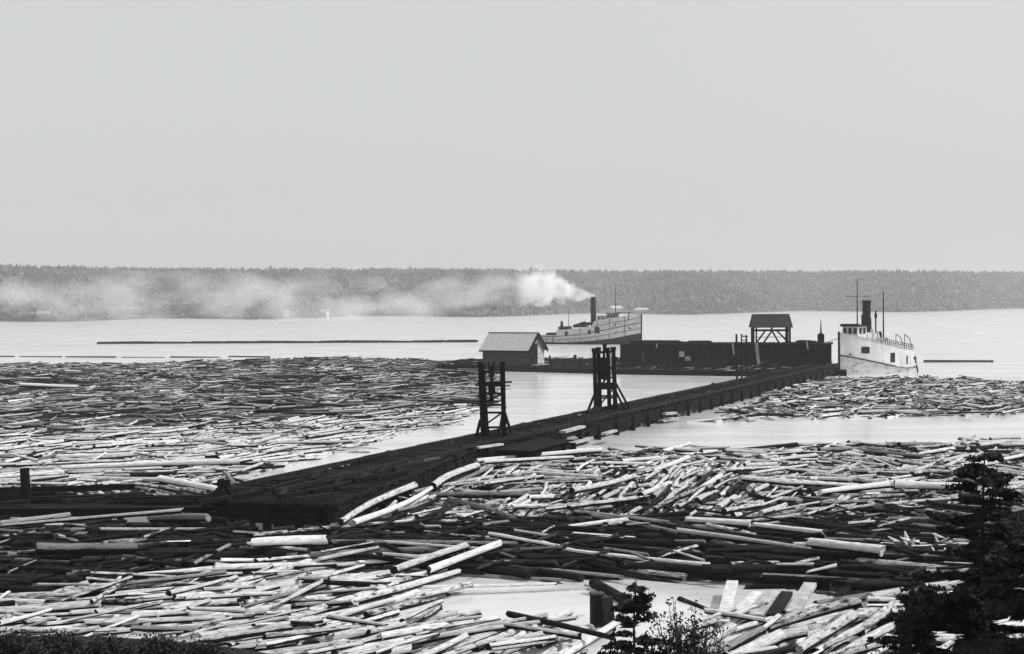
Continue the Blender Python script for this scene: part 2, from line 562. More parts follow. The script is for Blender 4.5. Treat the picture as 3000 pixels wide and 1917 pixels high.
KEEP.append([(-9, 229), (18.6, 211), (34, 202), (58, 202), (75, 225), (60, 262), (-12, 262)])
KEEP.append([(-20, 97), (-.5, 92), (1.5, 97), (5, 103), (20, 135), (60, 210), (0, 260)][:0] or [(200, 200), (201, 200), (201, 201)])

ZB = [(-160, 1288), (0, 1283), (500, 1252), (1000, 1222), (1280, 1200), (1400, 1195), (1375, 1232), (1150, 1285), (960, 1330), (800, 1380), (430, 1440), (-160, 1470)]
ZA = [(-160, 1068), (400, 1067), (640, 1058), (1000, 1050), (1400, 1062), (1440, 1090), (1440, 1200), (1400, 1195), (1280, 1200), (1000, 1222), (500, 1252), (0, 1283), (-160, 1288)]
ZC = [(2085, 1236), (2230, 1175), (2340, 1125), (2420, 1113), (2700, 1112), (3000, 1125), (3160, 1130), (3160, 1212), (2800, 1218), (2450, 1226), (2280, 1222), (2180, 1232)]
ZE = [(1440, 1372), (1560, 1352), (2000, 1343), (2500, 1330), (3000, 1312), (3160, 1310), (3160, 1500), (2600, 1500), (2300, 1545), (1900, 1500), (1650, 1530), (1300, 1560), (985, 1580), (1100, 1495), (1260, 1435)]
ZF = [(700, 1585), (985, 1580), (1300, 1560), (1650, 1530), (1900, 1500), (2300, 1545), (2600, 1500), (3160, 1500), (3160, 1790), (2600, 1770), (2200, 1712), (1900, 1692), (1500, 1690), (1250, 1690), (900, 1625)]
ZJ = [(-160, 1550), (450, 1556), (700, 1580), (900, 1625), (700, 1660), (520, 1700), (200, 1740), (-160, 1760)]
ZG = [(-160, 1760), (200, 1740), (520, 1700), (800, 1650), (1000, 1640), (1250, 1690), (1230, 1750), (1290, 1810), (1480, 1850), (1640, 1840), (1740, 1930), (1500, 1990), (620, 1990), (-160, 1990)]
ZI = [(2100, 1850), (2450, 1785), (3160, 1775), (3160, 1990), (2000, 1990)]
ZL = [(-160, 1440), (430, 1440), (700, 1405), (640, 1445), (-160, 1490)]

def mixE(px, py):
    if py < 1420: return (.62, .25, .05, .08)
    t = nz(px * .004, py * .012, 2)
    if t > .12: return (.15, .25, .2, .4)
    return (.5, .33, .07, .10)
def angE(px, py):
    if py < 1400: return 2
    if px < 1350: return 30
    if px < 1700: return 12 - 25 * nz(px * .01, py * .02, 1)
    if px < 2250: return 32
    return 6
def angG(px, py):
    return 3 + 15 * max(0, min(1, (px - 300) / 1200.0)) + (max(0, px - 1300) / 400.0) * 12
def mixA(px, py):
    t = nz(px * .003, py * .03, 9)
    return (.16, .26, .40, .18) if t < .1 else (.06, .10, .38, .46)

HERO = set()
LATE = []
def hero(x1, y1, x2, y2, r, tone, label, z=.15, now=False):
    if not now and (y1 + y2) / 2 < 1700:
        LATE.append((x1, y1, x2, y2, r, tone, label)); return
    a = P(x1, y1, z); b = P(x2, y2, z)
    d = b - a
    c = (a + b) / 2
    place(c.x, c.y, math.atan2(d.y, d.x), d.length, r, tone, 9, 'hero', True, label, 'hero')
    HERO.update(c_ for t_, c_ in LOGS[-1]['ss'])
W, WM, GR, DK = (.76, .28), (.62, .42), (.2, .40), (.05, .55)
hero(738, 1650, 955, 1628, .25, W, 'short thick white log with a blunt right end, above the pale raft at lower left')
hero(5, 1581, 534, 1570, .13, (.42, .36), 'long thin grey log, topmost of the dark band at the left edge')
hero(107, 1668, 402, 1655, .26, GR, 'thick grey weathered log in the upper part of the dark left band')
hero(96, 1713, 525, 1699, .27, GR, 'thick grey flaking log lying just above the pale raft at far left')
hero(0, 1556, 205, 1542, .16, (.36, .36), 'grey log running out of the left edge under the side walkway')
hero(1155, 1699, 1365, 1658, .17, WM, 'pale slanting log, left one of two crossing above the open white water')
hero(1256, 1699, 1466, 1654, .19, W, 'pale slanting log, right one of two crossing above the open white water')
hero(1100, 1716, 1630, 1702, .12, W, 'long thin pale pole along the lower edge of the dark band')
hero(1256, 1733, 1749, 1714, .10, (.5, .30), 'longest thin pole bounding the open white water at its upper side')
hero(1434, 1608, 1630, 1645, .11, W, 'thin pale pole sloping down to the right inside the dark band')
hero(1130, 1629, 1420, 1662, .09, WM, 'very thin pole sloping down towards the two crossing pale logs')
hero(1055, 1792, 1219, 1726, .19, W, 'pale log with a dark edge pointing up to the crossing logs')
hero(1000, 1578, 1215, 1472, .22, WM, 'mottled log at the left rim of the jam, slanting up beside the walkway')
hero(1035, 1580, 1265, 1480, .17, W, 'white log second from the walkway at the left tip of the jam')
hero(1270, 1473, 1397, 1412, .24, WM, 'stout mottled log sticking up towards the bend of the walkway')
hero(1667, 1574, 1836, 1561, .13, W, 'pale pole lying alone over dark logs below the middle of the jam')
hero(1676, 1496, 1860, 1440, .18, WM, 'mottled log slanting up through the middle of the jam')
hero(1635, 1918, 1763, 1836, .18, W, 'white log leading from the bottom edge to the square upright post')
hero(1320, 1890, 1512, 1836, .17, W, 'clean white log at the right tip of the pale raft')
hero(1270, 1845, 1450, 1800, .15, W, 'white log at the upper right fringe of the pale raft')
hero(2368, 1640, 2586, 1668, .24, W, 'thick bright white log sloping down right, brightest in the right dark band')
hero(1985, 1602, 2334, 1634, .15, (.45, .36), 'long greyish log leading down to the thick bright white one')
hero(2007, 1569, 2198, 1577, .20, W, 'white log ending beside a dark butt below the right of the jam')
hero(2212, 1581, 2416, 1598, .15, W, 'white tapering log next to the dark butt in the right dark band')
hero(2403, 1489, 2600, 1463, .20, W, 'white log rising right at the lower right corner of the jam')
hero(2168, 1459, 2451, 1444, .24, WM, 'thick mottled log lying level in the right part of the jam')
hero(2621, 1473, 2822, 1471, .26, W, 'thick white log running behind the tall spruce')
hero(2124, 1850, 2443, 1792, .22, W, 'big white log rising right, along the top of the lower right raft')
hero(2443, 1783, 2691, 1781, .17, W, 'level white log leading right from the big rising white one')
hero(2386, 1896, 2552, 1828, .27, W, 'thickest white log, foreshortened, in the lower right raft')
hero(2310, 1884, 2500, 1816, .2, W, 'white log just left of the thickest one in the lower right raft')
hero(2215, 1874, 2390, 1822, .16, WM, 'mottled log below the big rising white one')
hero(2103, 1862, 2150, 1935, .22, W, 'white squared log pointing at the camera beside the middle bushes')
hero(1990, 1745, 2110, 1790, .13, DK, 'dark thick log sloping down from behind the middle spruce')
hero(1720, 1712, 1900, 1770, .22, WM, 'mottled log sloping down right behind the middle spruce')
hero(1740, 1726, 1850, 1765, .2, DK, 'dark log sloping down beside the square upright post')
hero(1395, 1388, 1760, 1362, .20, W, 'long pale log along the upper rim of the jam by the walkway')
hero(1420, 1396, 1680, 1384, .15, W, 'thin white log second from the rim of the jam by the walkway')
hero(470, 1436, 640, 1444, .22, W, 'white squared log under the trestle horse beside the side walkway')
hero(225, 1385, 560, 1372, .2, W, 'white log along the near rim of the middle left raft')
hero(60, 1140, 230, 1138, .3, W, 'single long white log in the dark raft at far left')
hero(180, 1398, 700, 1378, .22, W, 'longest white log in the middle left raft, left of the walkway')
hero(0, 1402, 190, 1392, .2, W, 'white log reaching the left edge beside the lone pile')

fill('far_left', ZA, 8500, 1500, 1, 5, (3, 7), (.10, .19), mixA, .5, patch=6)
fill('mid_left', ZB, 4200, 260, lambda x, y: 4 + x * .003, 4, (3.5, 8), (.09, .19), (.86, .08, .01, .05), .4, patch=10)
fill('mid_right', ZC, 1900, 900, lambda x, y: 3 if y < 1150 else 1, 9, (3, 6), (.12, .24), (.6, .22, .06, .12), .5, patch=22)
fill('left_channel', ZL, 260, 120, -15, 18, (2.5, 4.5), (.12, .2), (.3, .4, .1, .2), .6)
fill('jam', ZE, 2600, 3400, angE, 11, (3.2, 6.5), (.085, .20), mixE, .85, patch=18)
fill('dark_band', ZF, 1500, 1000, lambda x, y: 1 if x < 1250 else -4, 3.5, (4.5, 10), (.09, .20), (.04, .06, .12, .78), .65)
fill('left_band', ZJ, 700, 400, 1.5, 2, (4, 9), (.10, .21), (.01, .02, .09, .88), .5)
fill('pale_raft', ZG, 800, 420, angG, 4.0, (3.2, 7), (.10, .21), (.86, .13, .01, 0), .45)
fill('right_raft', ZI, 400, 240, lambda x, y: 22 if x < 2650 else 10, 8, (3, 5.5), (.11, .22), (.7, .15, .05, .1), .7)

fill('left_band', [(585, 1500), (700, 1500), (735, 1545), (735, 1580), (480, 1580)], 60, 200, 3, 10, (1.5, 5), (.12, .22), (.01, .01, .06, .9), 1.1)
for nm_, zz_, n_, an_, mx_ in (('far_left', ZA, 1500, 2, mixA), ('mid_left', ZB, 350, 6, (.6, .2, .05, .15)), ('mid_right', ZC, 1200, 3, (.3, .3, .1, .3)),
        ('jam', ZE, 1500, 10, (.3, .3, .12, .28)), ('dark_band', ZF, 600, 0, (.08, .08, .12, .72)), ('left_band', ZJ, 240, 2, (.01, .03, .1, .86)),
        ('pale_raft', ZG, 170, 10, (.7, .1, .05, .15)), ('right_raft', ZI, 90, 18, (.5, .2, .1, .2))):
    fill(nm_, zz_, n_ // 3, n_, an_, 10, (.8, 3.2), (.05, .12), mx_, .8)

for a_ in LATE:
    hero(*a_, now=True)
# ---- log meshes
def log_geo(L, n, seg):
    a, b, r = L['a'], L['b'], L['r']
    d = (b - a); ln = d.length; d.normalize()
    x = d.cross(Vector((0, 0, 1))).normalized(); y = x.cross(d).normalized()
    tp = rnd.uniform(.6, .94); sd = rnd.uniform(0, 100)
    if rnd.random() < .5: a, b, d = b, a, -d
    bend = rnd.uniform(-.013, .013) * ln * (1.6 if ln > 6 else 1); bz = 0 
    vs, uv, up = [], [], []
    roll_ = rnd.gauss(0, .22)
    for i in range(seg + 1):
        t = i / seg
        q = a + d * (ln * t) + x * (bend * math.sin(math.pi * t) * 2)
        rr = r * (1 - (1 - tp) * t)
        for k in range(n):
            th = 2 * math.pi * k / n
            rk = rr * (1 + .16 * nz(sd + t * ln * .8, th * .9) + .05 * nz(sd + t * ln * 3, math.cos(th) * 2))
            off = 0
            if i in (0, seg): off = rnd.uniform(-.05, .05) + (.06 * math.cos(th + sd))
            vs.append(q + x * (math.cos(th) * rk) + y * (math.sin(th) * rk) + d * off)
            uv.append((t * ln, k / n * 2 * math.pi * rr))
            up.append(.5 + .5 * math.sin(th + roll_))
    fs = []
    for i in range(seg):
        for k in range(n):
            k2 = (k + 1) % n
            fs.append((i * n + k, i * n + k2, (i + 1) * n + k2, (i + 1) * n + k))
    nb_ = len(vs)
    cap_up = .6 if rnd.random() < .5 else .33  # half the logs: end grain darkened, soaking and shade put into the colour
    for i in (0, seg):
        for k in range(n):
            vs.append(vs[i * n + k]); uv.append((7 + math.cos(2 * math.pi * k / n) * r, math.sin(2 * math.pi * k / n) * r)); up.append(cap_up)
    fs.append(tuple(reversed(range(nb_, nb_ + n)))); fs.append(tuple(range(nb_ + n, nb_ + 2 * n)))
    return vs, fs, uv, up
def finish_logs(name, geos):
    V, Fc, UV, T = [], [], [], []
    for (vs, fs, uv, up), tone in geos:
        b = len(V)
        V.extend(vs); UV.extend(uv)
        Fc.extend(tuple(b + i for i in f) for f in fs)
        rb = rnd.random()
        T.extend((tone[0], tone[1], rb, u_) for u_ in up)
    me = bpy.data.meshes.new(name)
    me.from_pydata(V, [], Fc)
    me.materials.append(M_log)
    u = me.uv_layers.new(name='grain')
    li = [0] * len(me.loops); me.loops.foreach_get('vertex_index', li)
    flat = []
    for i in li: flat.extend(UV[i])
    u.data.foreach_set('uv', flat)
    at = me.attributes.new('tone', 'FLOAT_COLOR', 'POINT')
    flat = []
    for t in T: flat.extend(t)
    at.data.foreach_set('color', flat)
    me.polygons.foreach_set('use_smooth', [len(f) == 4 for f in Fc])
    me.update()
    o = bpy.data.objects.new(name, me)
    sc.collection.objects.link(o)
    return o
def px_size(L):
    pa, pb = proj(L['a']), proj(L['b'])
    mx, my = (pa[0] + pb[0]) / 2, (pa[1] + pb[1]) / 2
    if not (-50 < mx < 3050 and my < 1930): return 0
    x0, x1 = max(0, min(pa[0], pb[0])), min(3000, max(pa[0], pb[0]))
    dist = (L['a'] + L['b']).length / 2
    lp = max(0, x1 - x0) + abs(pa[1] - pb[1])
    vis = sum(1 for t, c in L['ss'] if HF.get(c, 0) <= L['zc'] + L['sl'] * t + L['r'] * .85 + .03) / len(L['ss'])
    if vis < .35: vis = 0
    return lp * 2 * L['r'] / dist * F * vis
for L in LOGS:
    L['size'] = 1e9 if L['zone'] == 'hero' else px_size(L)
order = sorted(LOGS, key=lambda L: -L['size'])
NIND = 300
ZTXT = {'far_left': 'in the far left raft', 'mid_left': 'in the middle left raft', 'mid_right': 'in the raft below the tug',
        'left_channel': 'in the channel by the lone pile', 'jam': 'in the log jam',
        'dark_band': 'in the dark band below the jam', 'left_band': 'in the dark left band',
        'pale_raft': 'in the pale raft', 'right_raft': 'in the lower right raft'}
KTXT = {'pale': 'pale peeled', 'mottled': 'mottled', 'grey': 'grey', 'dark': 'dark barked'}
def where(zone, px, py):
    if zone == 'jam':
        a = 'left tip' if px < 1450 else 'middle' if px < 2150 else 'right part'
    elif zone == 'dark_band':
        a = 'left part' if px < 1300 else 'middle' if px < 1900 else 'right part' if px < 2500 else 'behind the spruce'
    elif zone == 'left_band':
        a = 'upper half' if py < 1640 else 'lower half'
    elif zone == 'pale_raft':
        a = ('left end' if px < 400 else 'centre' if px < 900 else 'right end') + (', far side' if py < 1790 else ', near side')
    elif zone == 'right_raft':
        a = 'left part' if px < 2400 else 'right part'
    else:
        a = 'near side' if py > 1300 else 'open part'
    return a
count = {}
for L in order[:NIND]:
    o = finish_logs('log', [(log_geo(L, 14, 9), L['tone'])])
    # origin at the log's own middle
    mid = (L['a'] + L['b']) / 2
    o.data.transform(Matrix.Translation(-mid)); o.location = mid
    if L['label']:
        tag(o, L['label'], 'log', 'single logs that stand out')
    else:
        px, py = proj(mid)
        ln = (L['a'] - L['b']).length
        size = ('thin ' if L['r'] < .17 else 'thick ' if L['r'] > .215 else '') + ('short' if ln < 4.6 else 'long' if ln > 6.2 else 'middling')
        lab = '%s %s log %s, %s' % (size, KTXT[L['kind']], ZTXT[L['zone']], where(L['zone'], px, py))
        tag(o, lab, 'log', 'logs ' + ZTXT[L['zone']])
rest = [L for L in order[NIND:]]
geos = []
for L in rest:
    dist = L['a'].y
    n, seg = (6, 2) if dist > 115 else (8, 4)
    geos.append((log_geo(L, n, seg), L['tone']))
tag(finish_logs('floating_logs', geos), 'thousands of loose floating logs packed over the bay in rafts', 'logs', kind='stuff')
print('LOGS', len(LOGS), 'individual', NIND)

# dark sheets laid in to paint the shade in the gaps between logs
DB = MB()
def shading(poly, cell, thr, seed):
    wp = [(P(x, y).x, P(x, y).y) for x, y in poly]
    x0, x1 = min(c[0] for c in wp), max(c[0] for c in wp); y0, y1 = min(c[1] for c in wp), max(c[1] for c in wp)
    nx, ny = int((x1 - x0) / cell) + 1, int((y1 - y0) / cell) + 1
    idx = {}
    def vid(i, j):
        if (i, j) not in idx:
            q = random.Random(i * 7919 + j * 104729 + seed)
            idx[(i, j)] = len(DB.v)
            DB.v.append((x0 + (i + q.uniform(-.35, .35)) * cell, y0 + (j + q.uniform(-.35, .35)) * cell, .012 + q.random() * .03))
        return idx[(i, j)]
    for i in range(nx):
        for j in range(ny):
            X, Y = x0 + (i + .5) * cell, y0 + (j + .5) * cell
            if inside(X, Y, wp) and nz(X * .22, Y * .10, seed) + .5 * nz(X * .9, Y * .6, seed) > thr:
                
                DB.f.append((vid(i, j), vid(i + 1, j), vid(i + 1, j + 1), vid(i, j + 1))); DB.m.append(0)
shading(ZA, .9, -.25, 1)
shading(ZB, .6, .24, 2)
shading(ZC, .6, .0, 3)
shading(ZE, .35, -.12, 4)
shading(ZF, .3, -.30, 5)
shading(ZJ, .3, -.45, 6)
shading(ZG, .25, .24, 7)
shading(ZI, .25, .05, 8)
shading(ZL, .3, -.1, 9)
tag(DB.build('gap_shade', M_gapshade), 'dark sheet on the water painting the shade between the logs', 'shading', kind='stuff')

# ------------------------------------------------------------------ trestle walkway
DZ = 1.55
t = thing('trestle_walkway', 'long dark timber walkway on piles running from lower left to the docks', 'walkway', (TA.x, TA.y, 0), math.atan2(TD.y, TD.x))
# local x along, local y = TN
d = MB(); x = -.6
while x < TLEN:
    wd = rnd.uniform(.24, .34)
    e = rnd.uniform(-.35, .35)
    d.box((x + wd / 2, e * .5, DZ + .10 * nz(x * .12, 1) + rnd.uniform(-.03, .05)), (wd - .03, TW + abs(e), .09))
    x += wd
d.build('deck_planks', M_deck, t)
for o_ in (-TW / 2 + .25, TW / 2 - .25):
    s = MB(); x = -.5
    while x < TLEN:
        s.beam((x, o_, DZ - .3 + rnd.uniform(-.03, .03)), (min(x + 7.9, TLEN), o_, DZ - .3 + rnd.uniform(-.03, .03)), .34, .46)
        x += 8
    s.build('stringer', M_tar, t)
for o_ in (-TW / 2 + .02, TW / 2 - .02):
    c = MB(); x = -.5
    while x < TLEN:
        l = rnd.uniform(3, 7)
        c.beam((x, o_, DZ + .19 + rnd.uniform(-.02, .04)), (min(x + l + .1, TLEN), o_ + rnd.uniform(-.03, .03), DZ + .19), .24, .24)
        x += l
    c.build('curb_timber', M_tar2, t)
for i in range(60):
    x = rnd.uniform(0, TLEN)
    l = rnd.uniform(1, 5); a_ = rnd.gauss(0, .25); y_ = rnd.choice((-1, 1)) * rnd.uniform(.5, 1.75)
    loose(MB().beam((x, y_, DZ + .18), (x + l * math.cos(a_), y_ + l * math.sin(a_) * .6, DZ + .2 + rnd.random() * .15), rnd.uniform(.14, .3), rnd.uniform(.1, .25)).build('loose_timber', M_tar if i % 6 else M_tar2), t, 'black timber lying loose on the long walkway', 'timber', 'loose timbers on the long walkway')
# boarded side facing the camera for the first stretch, as dark cribbing
s = MB(); 
for k in range(5):
    z = .12 + k * .27
    x = -.3
    while x < 44:
        l = rnd.uniform(2.5, 6)
        if rnd.random() < (.9 if k > 1 else .62):
            s.cyl((x, -TW / 2 + .12 + rnd.uniform(-.04, .04), z), (x + l, -TW / 2 + .12 + rnd.uniform(-.04, .04), z + rnd.uniform(-.05, .05)), .14, .12, 8)
        x += l + .15
s.build('cribbing', M_tar, t)
s = MB()
for k in range(3):
    z = .55 + k * .3
    x = 44
    while x < TLEN - 2:
        l = rnd.uniform(3, 7)
        if rnd.random() < 2:
            s.beam((x, -TW / 2 + .1, z), (x + l + .22, -TW / 2 + .1, z + rnd.uniform(-.05, .05)), .16, .26)
        x += l + .2
s.build('side_boards', M_tar, t)
s = MB()
for k in range(4):
    z = .2 + k * .27; x = 42
    while x < TLEN - 3:
        l = rnd.uniform(2, 6)
        if rnd.random() < (.88 if k else .7):
            s.cyl((x, -TW / 2 + .3 + rnd.uniform(-.08, .04), z), (x + l, -TW / 2 + .3 + rnd.uniform(-.08, .04), z + rnd.uniform(-.06, .06)), .15, .12, 8)
        x += l * .98
s.build('inner_cribbing', M_tar, t)
x = 0
while x < TLEN:
    for o_ in (-TW / 2 - .02, TW / 2 - .3):
        p = MB(); hh = DZ - .35
        p.cyl((x + rnd.uniform(-.2, .2), o_ + rnd.uniform(-.15, .15) - .1, -2), (x, o_, hh), .22, .18, 9)
        p.build('pile', M_tar, t)
    c = MB().beam((x + .35, -TW / 2 - .15, DZ - .75), (x + .35, TW / 2 + .15, DZ - .75), .3, .3)
    c.build('cap_beam', M_tar, t)
    x += 4.2
t = thing('landing_platform', 'broad black timber landing on posts where the walkway starts at lower left', 'platform', (-10, 72, 0))
org = (-10, 72)
def tp2(pts): return [(x - org[0], y - org[1]) for x, y in pts]
PL2 = PLAT
d = MB()
# planks laid across, clipped to the outline row by row
y = 64.4
while y < 92:
    xs_ = []
    for (xa, ya), (xb, yb) in zip(PL2, PL2[1:] + PL2[:1]):
        ym = y + .15
        if (ya > ym) != (yb > ym):
            xs_.append(xa + (xb - xa) * (ym - ya) / (yb - ya))
    xs_.sort()
    for xa, xb in zip(xs_[::2], xs_[1::2]):
        if xb - xa > .4:
            e = rnd.uniform(-.28, .28)
            d.box(((xa + xb) / 2 - org[0] + e, y + .15 - org[1], DZ - .03 + rnd.uniform(-.03, .06)), (xb - xa + rnd.uniform(-.3, .5), .27, .08))
    y += .3
d.build('deck_planks', M_deck, t)
front = [(-14.3, 66.0), (-8.7, 64.6), (-5.4, 77.0), (-2.8, 88.0), (-1.2, 92.0)]
for (xa, ya), (xb, yb) in zip(front, front[1:]):
    ln_ = math.hypot(xb - xa, yb - ya)
    for k, z in enumerate((.74, .98, 1.22, 1.46)):
        f_ = MB(); e0, e1 = rnd.uniform(-.7, .1) / ln_, 1 + rnd.uniform(-.1, .5) / ln_
        q0 = (xa + (xb - xa) * e0 - org[0], ya + (yb - ya) * e0 - org[1] + rnd.uniform(-.12, .12), z + rnd.uniform(-.05, .05))
        q1 = (xa + (xb - xa) * e1 - org[0], ya + (yb - ya) * e1 - org[1] + rnd.uniform(-.12, .12), z + rnd.uniform(-.05, .05))
        f_.cyl(q0, q1, rnd.uniform(.15, .2), rnd.uniform(.13, .18), 9, jit=.12)
        f_.build('crib_log', M_tar, t)
    n = max(2, int(ln_ / 1.9))
    for q in range(n):
        f = (q + .3 + rnd.uniform(-.15, .15)) / n
        X_, Y_ = xa + (xb - xa) * f - org[0], ya + (yb - ya) * f - org[1] - .1
        MB().cyl((X_ + rnd.uniform(-.15, .15), Y_, -1.5), (X_, Y_, rnd.uniform(1.0, 1.75)), .24, .2, 9, jit=.1).build('pile', M_tar, t)
def lie(lx, ly, z, l, a_, wd, th, name, m, par):
    loose(MB().beam((lx - math.cos(a_) * l / 2, ly - math.sin(a_) * l / 2, z), (lx + math.cos(a_) * l / 2, ly + math.sin(a_) * l / 2, z + rnd.uniform(-.03, .06)), wd, th).build(name, m), par, 'black timber lying loose on the broad landing', 'timber', 'loose timbers on the landing')
for i in range(46):
    x_, y_ = rnd.uniform(-14, -2), rnd.uniform(65, 91)
    if inside(x_, y_, PLAT):
        lie(x_ - org[0], y_ - org[1], DZ + .16, rnd.uniform(1.2, 4.5), 1.2 + rnd.gauss(0, .35), rnd.uniform(.18, .32), rnd.uniform(.14, .26), 'loose_timber', M_tar if i % 7 else M_tar2, t)
# loose pale planks lying on and leaning against the walkway
def plank(px1, py1, px2, py2, z, wd, th, label, m=M_pale):
    a = P(px1, py1, z); b = P(px2, py2, z)
    mid = (a + b) / 2
    o = MB().beam(a - mid, b - mid, wd, th).build('plank', m)
    o.location = mid
    tag(o, label, 'plank', 'loose pale planks by the walkway')
plank(1648, 1266, 1706, 1250, DZ + .4, .5, .16, 'pale plank lying on the walkway nearest the taller hoist frame')
plank(1660, 1302, 1726, 1284, .35, .7, .2, 'broad pale plank floating at the near foot of the walkway')
plank(1768, 1272, 1802, 1262, .9, .4, .16, 'short pale plank on the walkway flank below the farther hoist frame')
plank(1398, 1312, 1470, 1302, DZ + .15, .35, .12, 'grey plank on the walkway just before the nearer hoist frame', M_offwhite)
plank(1200, 1358, 1284, 1342, DZ + .15, .4, .12, 'grey plank on the broad near end of the walkway', M_grey)
plank(1945, 1213, 1978, 1210, .9, .5, .2, 'small pale plank on the walkway flank halfway to the docks')
plank(1935, 1232, 1980, 1226, .3, .6, .2, 'pale plank floating below the walkway halfway to the docks')
plank(720, 1421, 872, 1408, 1.15, .35, .14, 'long pale plank on the far side of the walkway near its left end')
plank(915, 1512, 1045, 1524, .55, .3, .14, 'pale plank jutting from the dark underside of the walkway')

GP = 'boards pointing away behind the lower right raft'
def board(x1, y1, x2, y2, z, wd, label, m=M_root):
    plank(x1, y1, x2, y2, z, wd, .14, label, m)
    bpy.context.scene.collection.objects[-1]['group'] = GP
board(2116, 1826, 2146, 1706, .5, .42, 'long pale board pointing straight away, leftmost of the row behind the right raft')
board(2166, 1792, 2222, 1738, .42, .40, 'narrow pale board pointing away, second from left in the row')
board(2214, 1806, 2268, 1736, .46, .48, 'broad pale board pointing away, between the narrow board and the dark one', M_pale)
board(2262, 1806, 2306, 1738, .5, .40, 'dark board pointing away, amid pale ones behind the lower right raft', M_tar2)
board(2322, 1798, 2374, 1712, .55, .46, 'pale stained board pointing away, rightmost of the row behind the right raft', M_pale)
# a short stub pier under the nearer hoist frame
t = thing('timber_crib', 'black timber crib beside the walkway under the nearer hoist frame', 'crib', tuple(P(1580, 1366)), math.atan2(TD.y, TD.x))
for (y_, n_) in ((-1.1, 0), (1.1, 1)):
    c = MB()
    for k in range(5):
        c.cyl((-4.4, y_, .1 + k * .26), (3.4 + rnd.uniform(-.5, .5), y_, .1 + k * .26), .15, .13, 8)
    c.build('side_logs', M_tar, t)
for x_ in (-4, -1.4, 1.2, 3):
    c = MB()
    for k in range(5):
        c.cyl((x_, -1.5, .23 + k * .25), (x_, 1.5, .23 + k * .25), .13, .12, 8)
    c.build('cross_logs', M_tar, t)
c = MB(); x_ = -4.4
while x_ < 3.2:
    c.box((x_, 0, 1.5), (.3, 2.6, .07)); x_ += .33
c.build('deck_planks', M_deck, t)

# ------------------------------------------------------------------ side walkway to the left, with its horse and lone pile
t = thing('side_walkway', 'low dark plank walkway on posts leading out of the left edge', 'walkway', (-22, 70.0, 0))
d = MB()
for k, o_ in enumerate([-2.1 + .36 * q_ for q_ in range(13)]):
    x = -13
    while x < 9.6:
        l = rnd.uniform(4, 7)
        d.beam((x, o_, .98 + rnd.uniform(-.02, .03)), (min(x + l - .05, 9.8), o_, .98 + rnd.uniform(-.02, .03)), .34, .09)
        x += l
d.build('deck_planks', M_deck, t)
for o_ in (-2.1, 0, 2.2):
    MB().beam((-13, o_, .75), (9.6, o_, .78), .22, .34).build('stringer', M_tar, t)
for x in (-12.4, -10.2, -8.6, -6.7, -5.2, -3.6, -1.2, .5, 2.4, 4.9, 7.2, 9.0):
    p = MB(); 
    p.cyl((x + rnd.uniform(-.2, .2), -2.1, -1.5), (x, -2.1, .6), .2, .17, 8)
    p.build('post', M_tar, t)
MB().beam((-13, 2.0, 1.2), (2, 2.1, 1.5), .2, .3).build('leaning_rail', M_tar2, t)
for i in range(34):
    lx_ = rnd.uniform(-12, 8); l = rnd.uniform(1.5, 5); y_ = rnd.uniform(-1.8, 2.0)
    loose(MB().beam((lx_, y_, 1.1), (lx_ + l, y_ + rnd.gauss(0, .35), 1.12 + rnd.random() * .15), rnd.uniform(.15, .3), rnd.uniform(.12, .24)).build('loose_timber', M_tar if i % 4 else M_tar2), t, 'dark timber lying loose on the low side walkway', 'timber', 'loose timbers on the side walkway')
a = P(640, 1500, .9)
t = thing('trestle_horse', 'black triangular timber horse where the side walkway meets the main one', 'trestle', (a.x, a.y + 1.2, .98))
for sx in (-1, 1):
    MB().beam((sx * 1.0, -.3, 0), (0, 0, 1.15), .22, .2).build('leg', M_tar, t)
    MB().beam((sx * 1.0, .5, 0), (0, .2, 1.15), .22, .2).build('leg', M_tar, t)
MB().beam((-.3, .1, 1.2), (.3, .1, 1.2), .3, .25).build('top_beam', M_tar, t)
MB().beam((-.65, -.2, .45), (.65, -.2, .45), .1, .35).build('cross_board', M_tar, t)
a = P(75, 1528)
o = MB(); 
n = 12
prev = None
o.cyl((0, 0, -2), (0.05, 0, 1.3), .26, .24, 12, jit=.1); o.cyl((.05, 0, 1.3), (-.02, 0, 2.75), .245, .23, 12, jit=.14)
o = o.build('pile', M_tar); o.location = a
tag(o, 'thick black pile standing alone by the left edge', 'pile')

# ------------------------------------------------------------------ hoist frames
c = P(1443, 1278, DZ)
c1 = PD(1443, 1278, 97)
t = thing('hoist_frame', 'nearer hoist frame of two tall black posts with rungs and hanging hammer', 'hoist frame', (c1.x, c1.y, c1.z - .1), 0.0, 'timber hoist frames on the walkway')
k = 97 / F
HT = 218 * k
def fp(px, py): return ((px - 1443) * k, 0, (1278 - py) * k)
for (xt, xb) in ((1408, 1416), (1474, 1477)):
    p = MB(); A = Vector(fp(xb, 1290)); B = Vector(fp(xt, 1056)); 
    p.beam(A, B, .34, .3); p.build('post', M_tar, t)
    p = MB().beam(A + Vector((.28 if xt < 1440 else -.0, .9, 0)), B + Vector((.16 if xt < 1440 else -.06, .5, -.2)), .3, .3); p.build('rear_post', M_tar2, t)
for py in (1086, 1120, 1148, 1182, 1204, 1248):
    A = fp(1410, py); B = fp(1476, py + rnd.uniform(-1, 3))
    MB().beam((A[0], -.2, A[2]), (B[0], -.2, B[2]), .12, .15 if py != 1120 else .3).build('rung', M_tar, t)
for a_, b_ in (((1392, 1288), (1408, 1225)), ((1434, 1275), (1424, 1225)), ((1462, 1270), (1480, 1160)), ((1497, 1262), (1476, 1195))):
    A = Vector(fp(*a_)); B = Vector(fp(*b_)); A.y = -.5; B.y = -.1
    MB().beam(A, B, .16, .16).build('brace', M_tar, t)
h = MB()
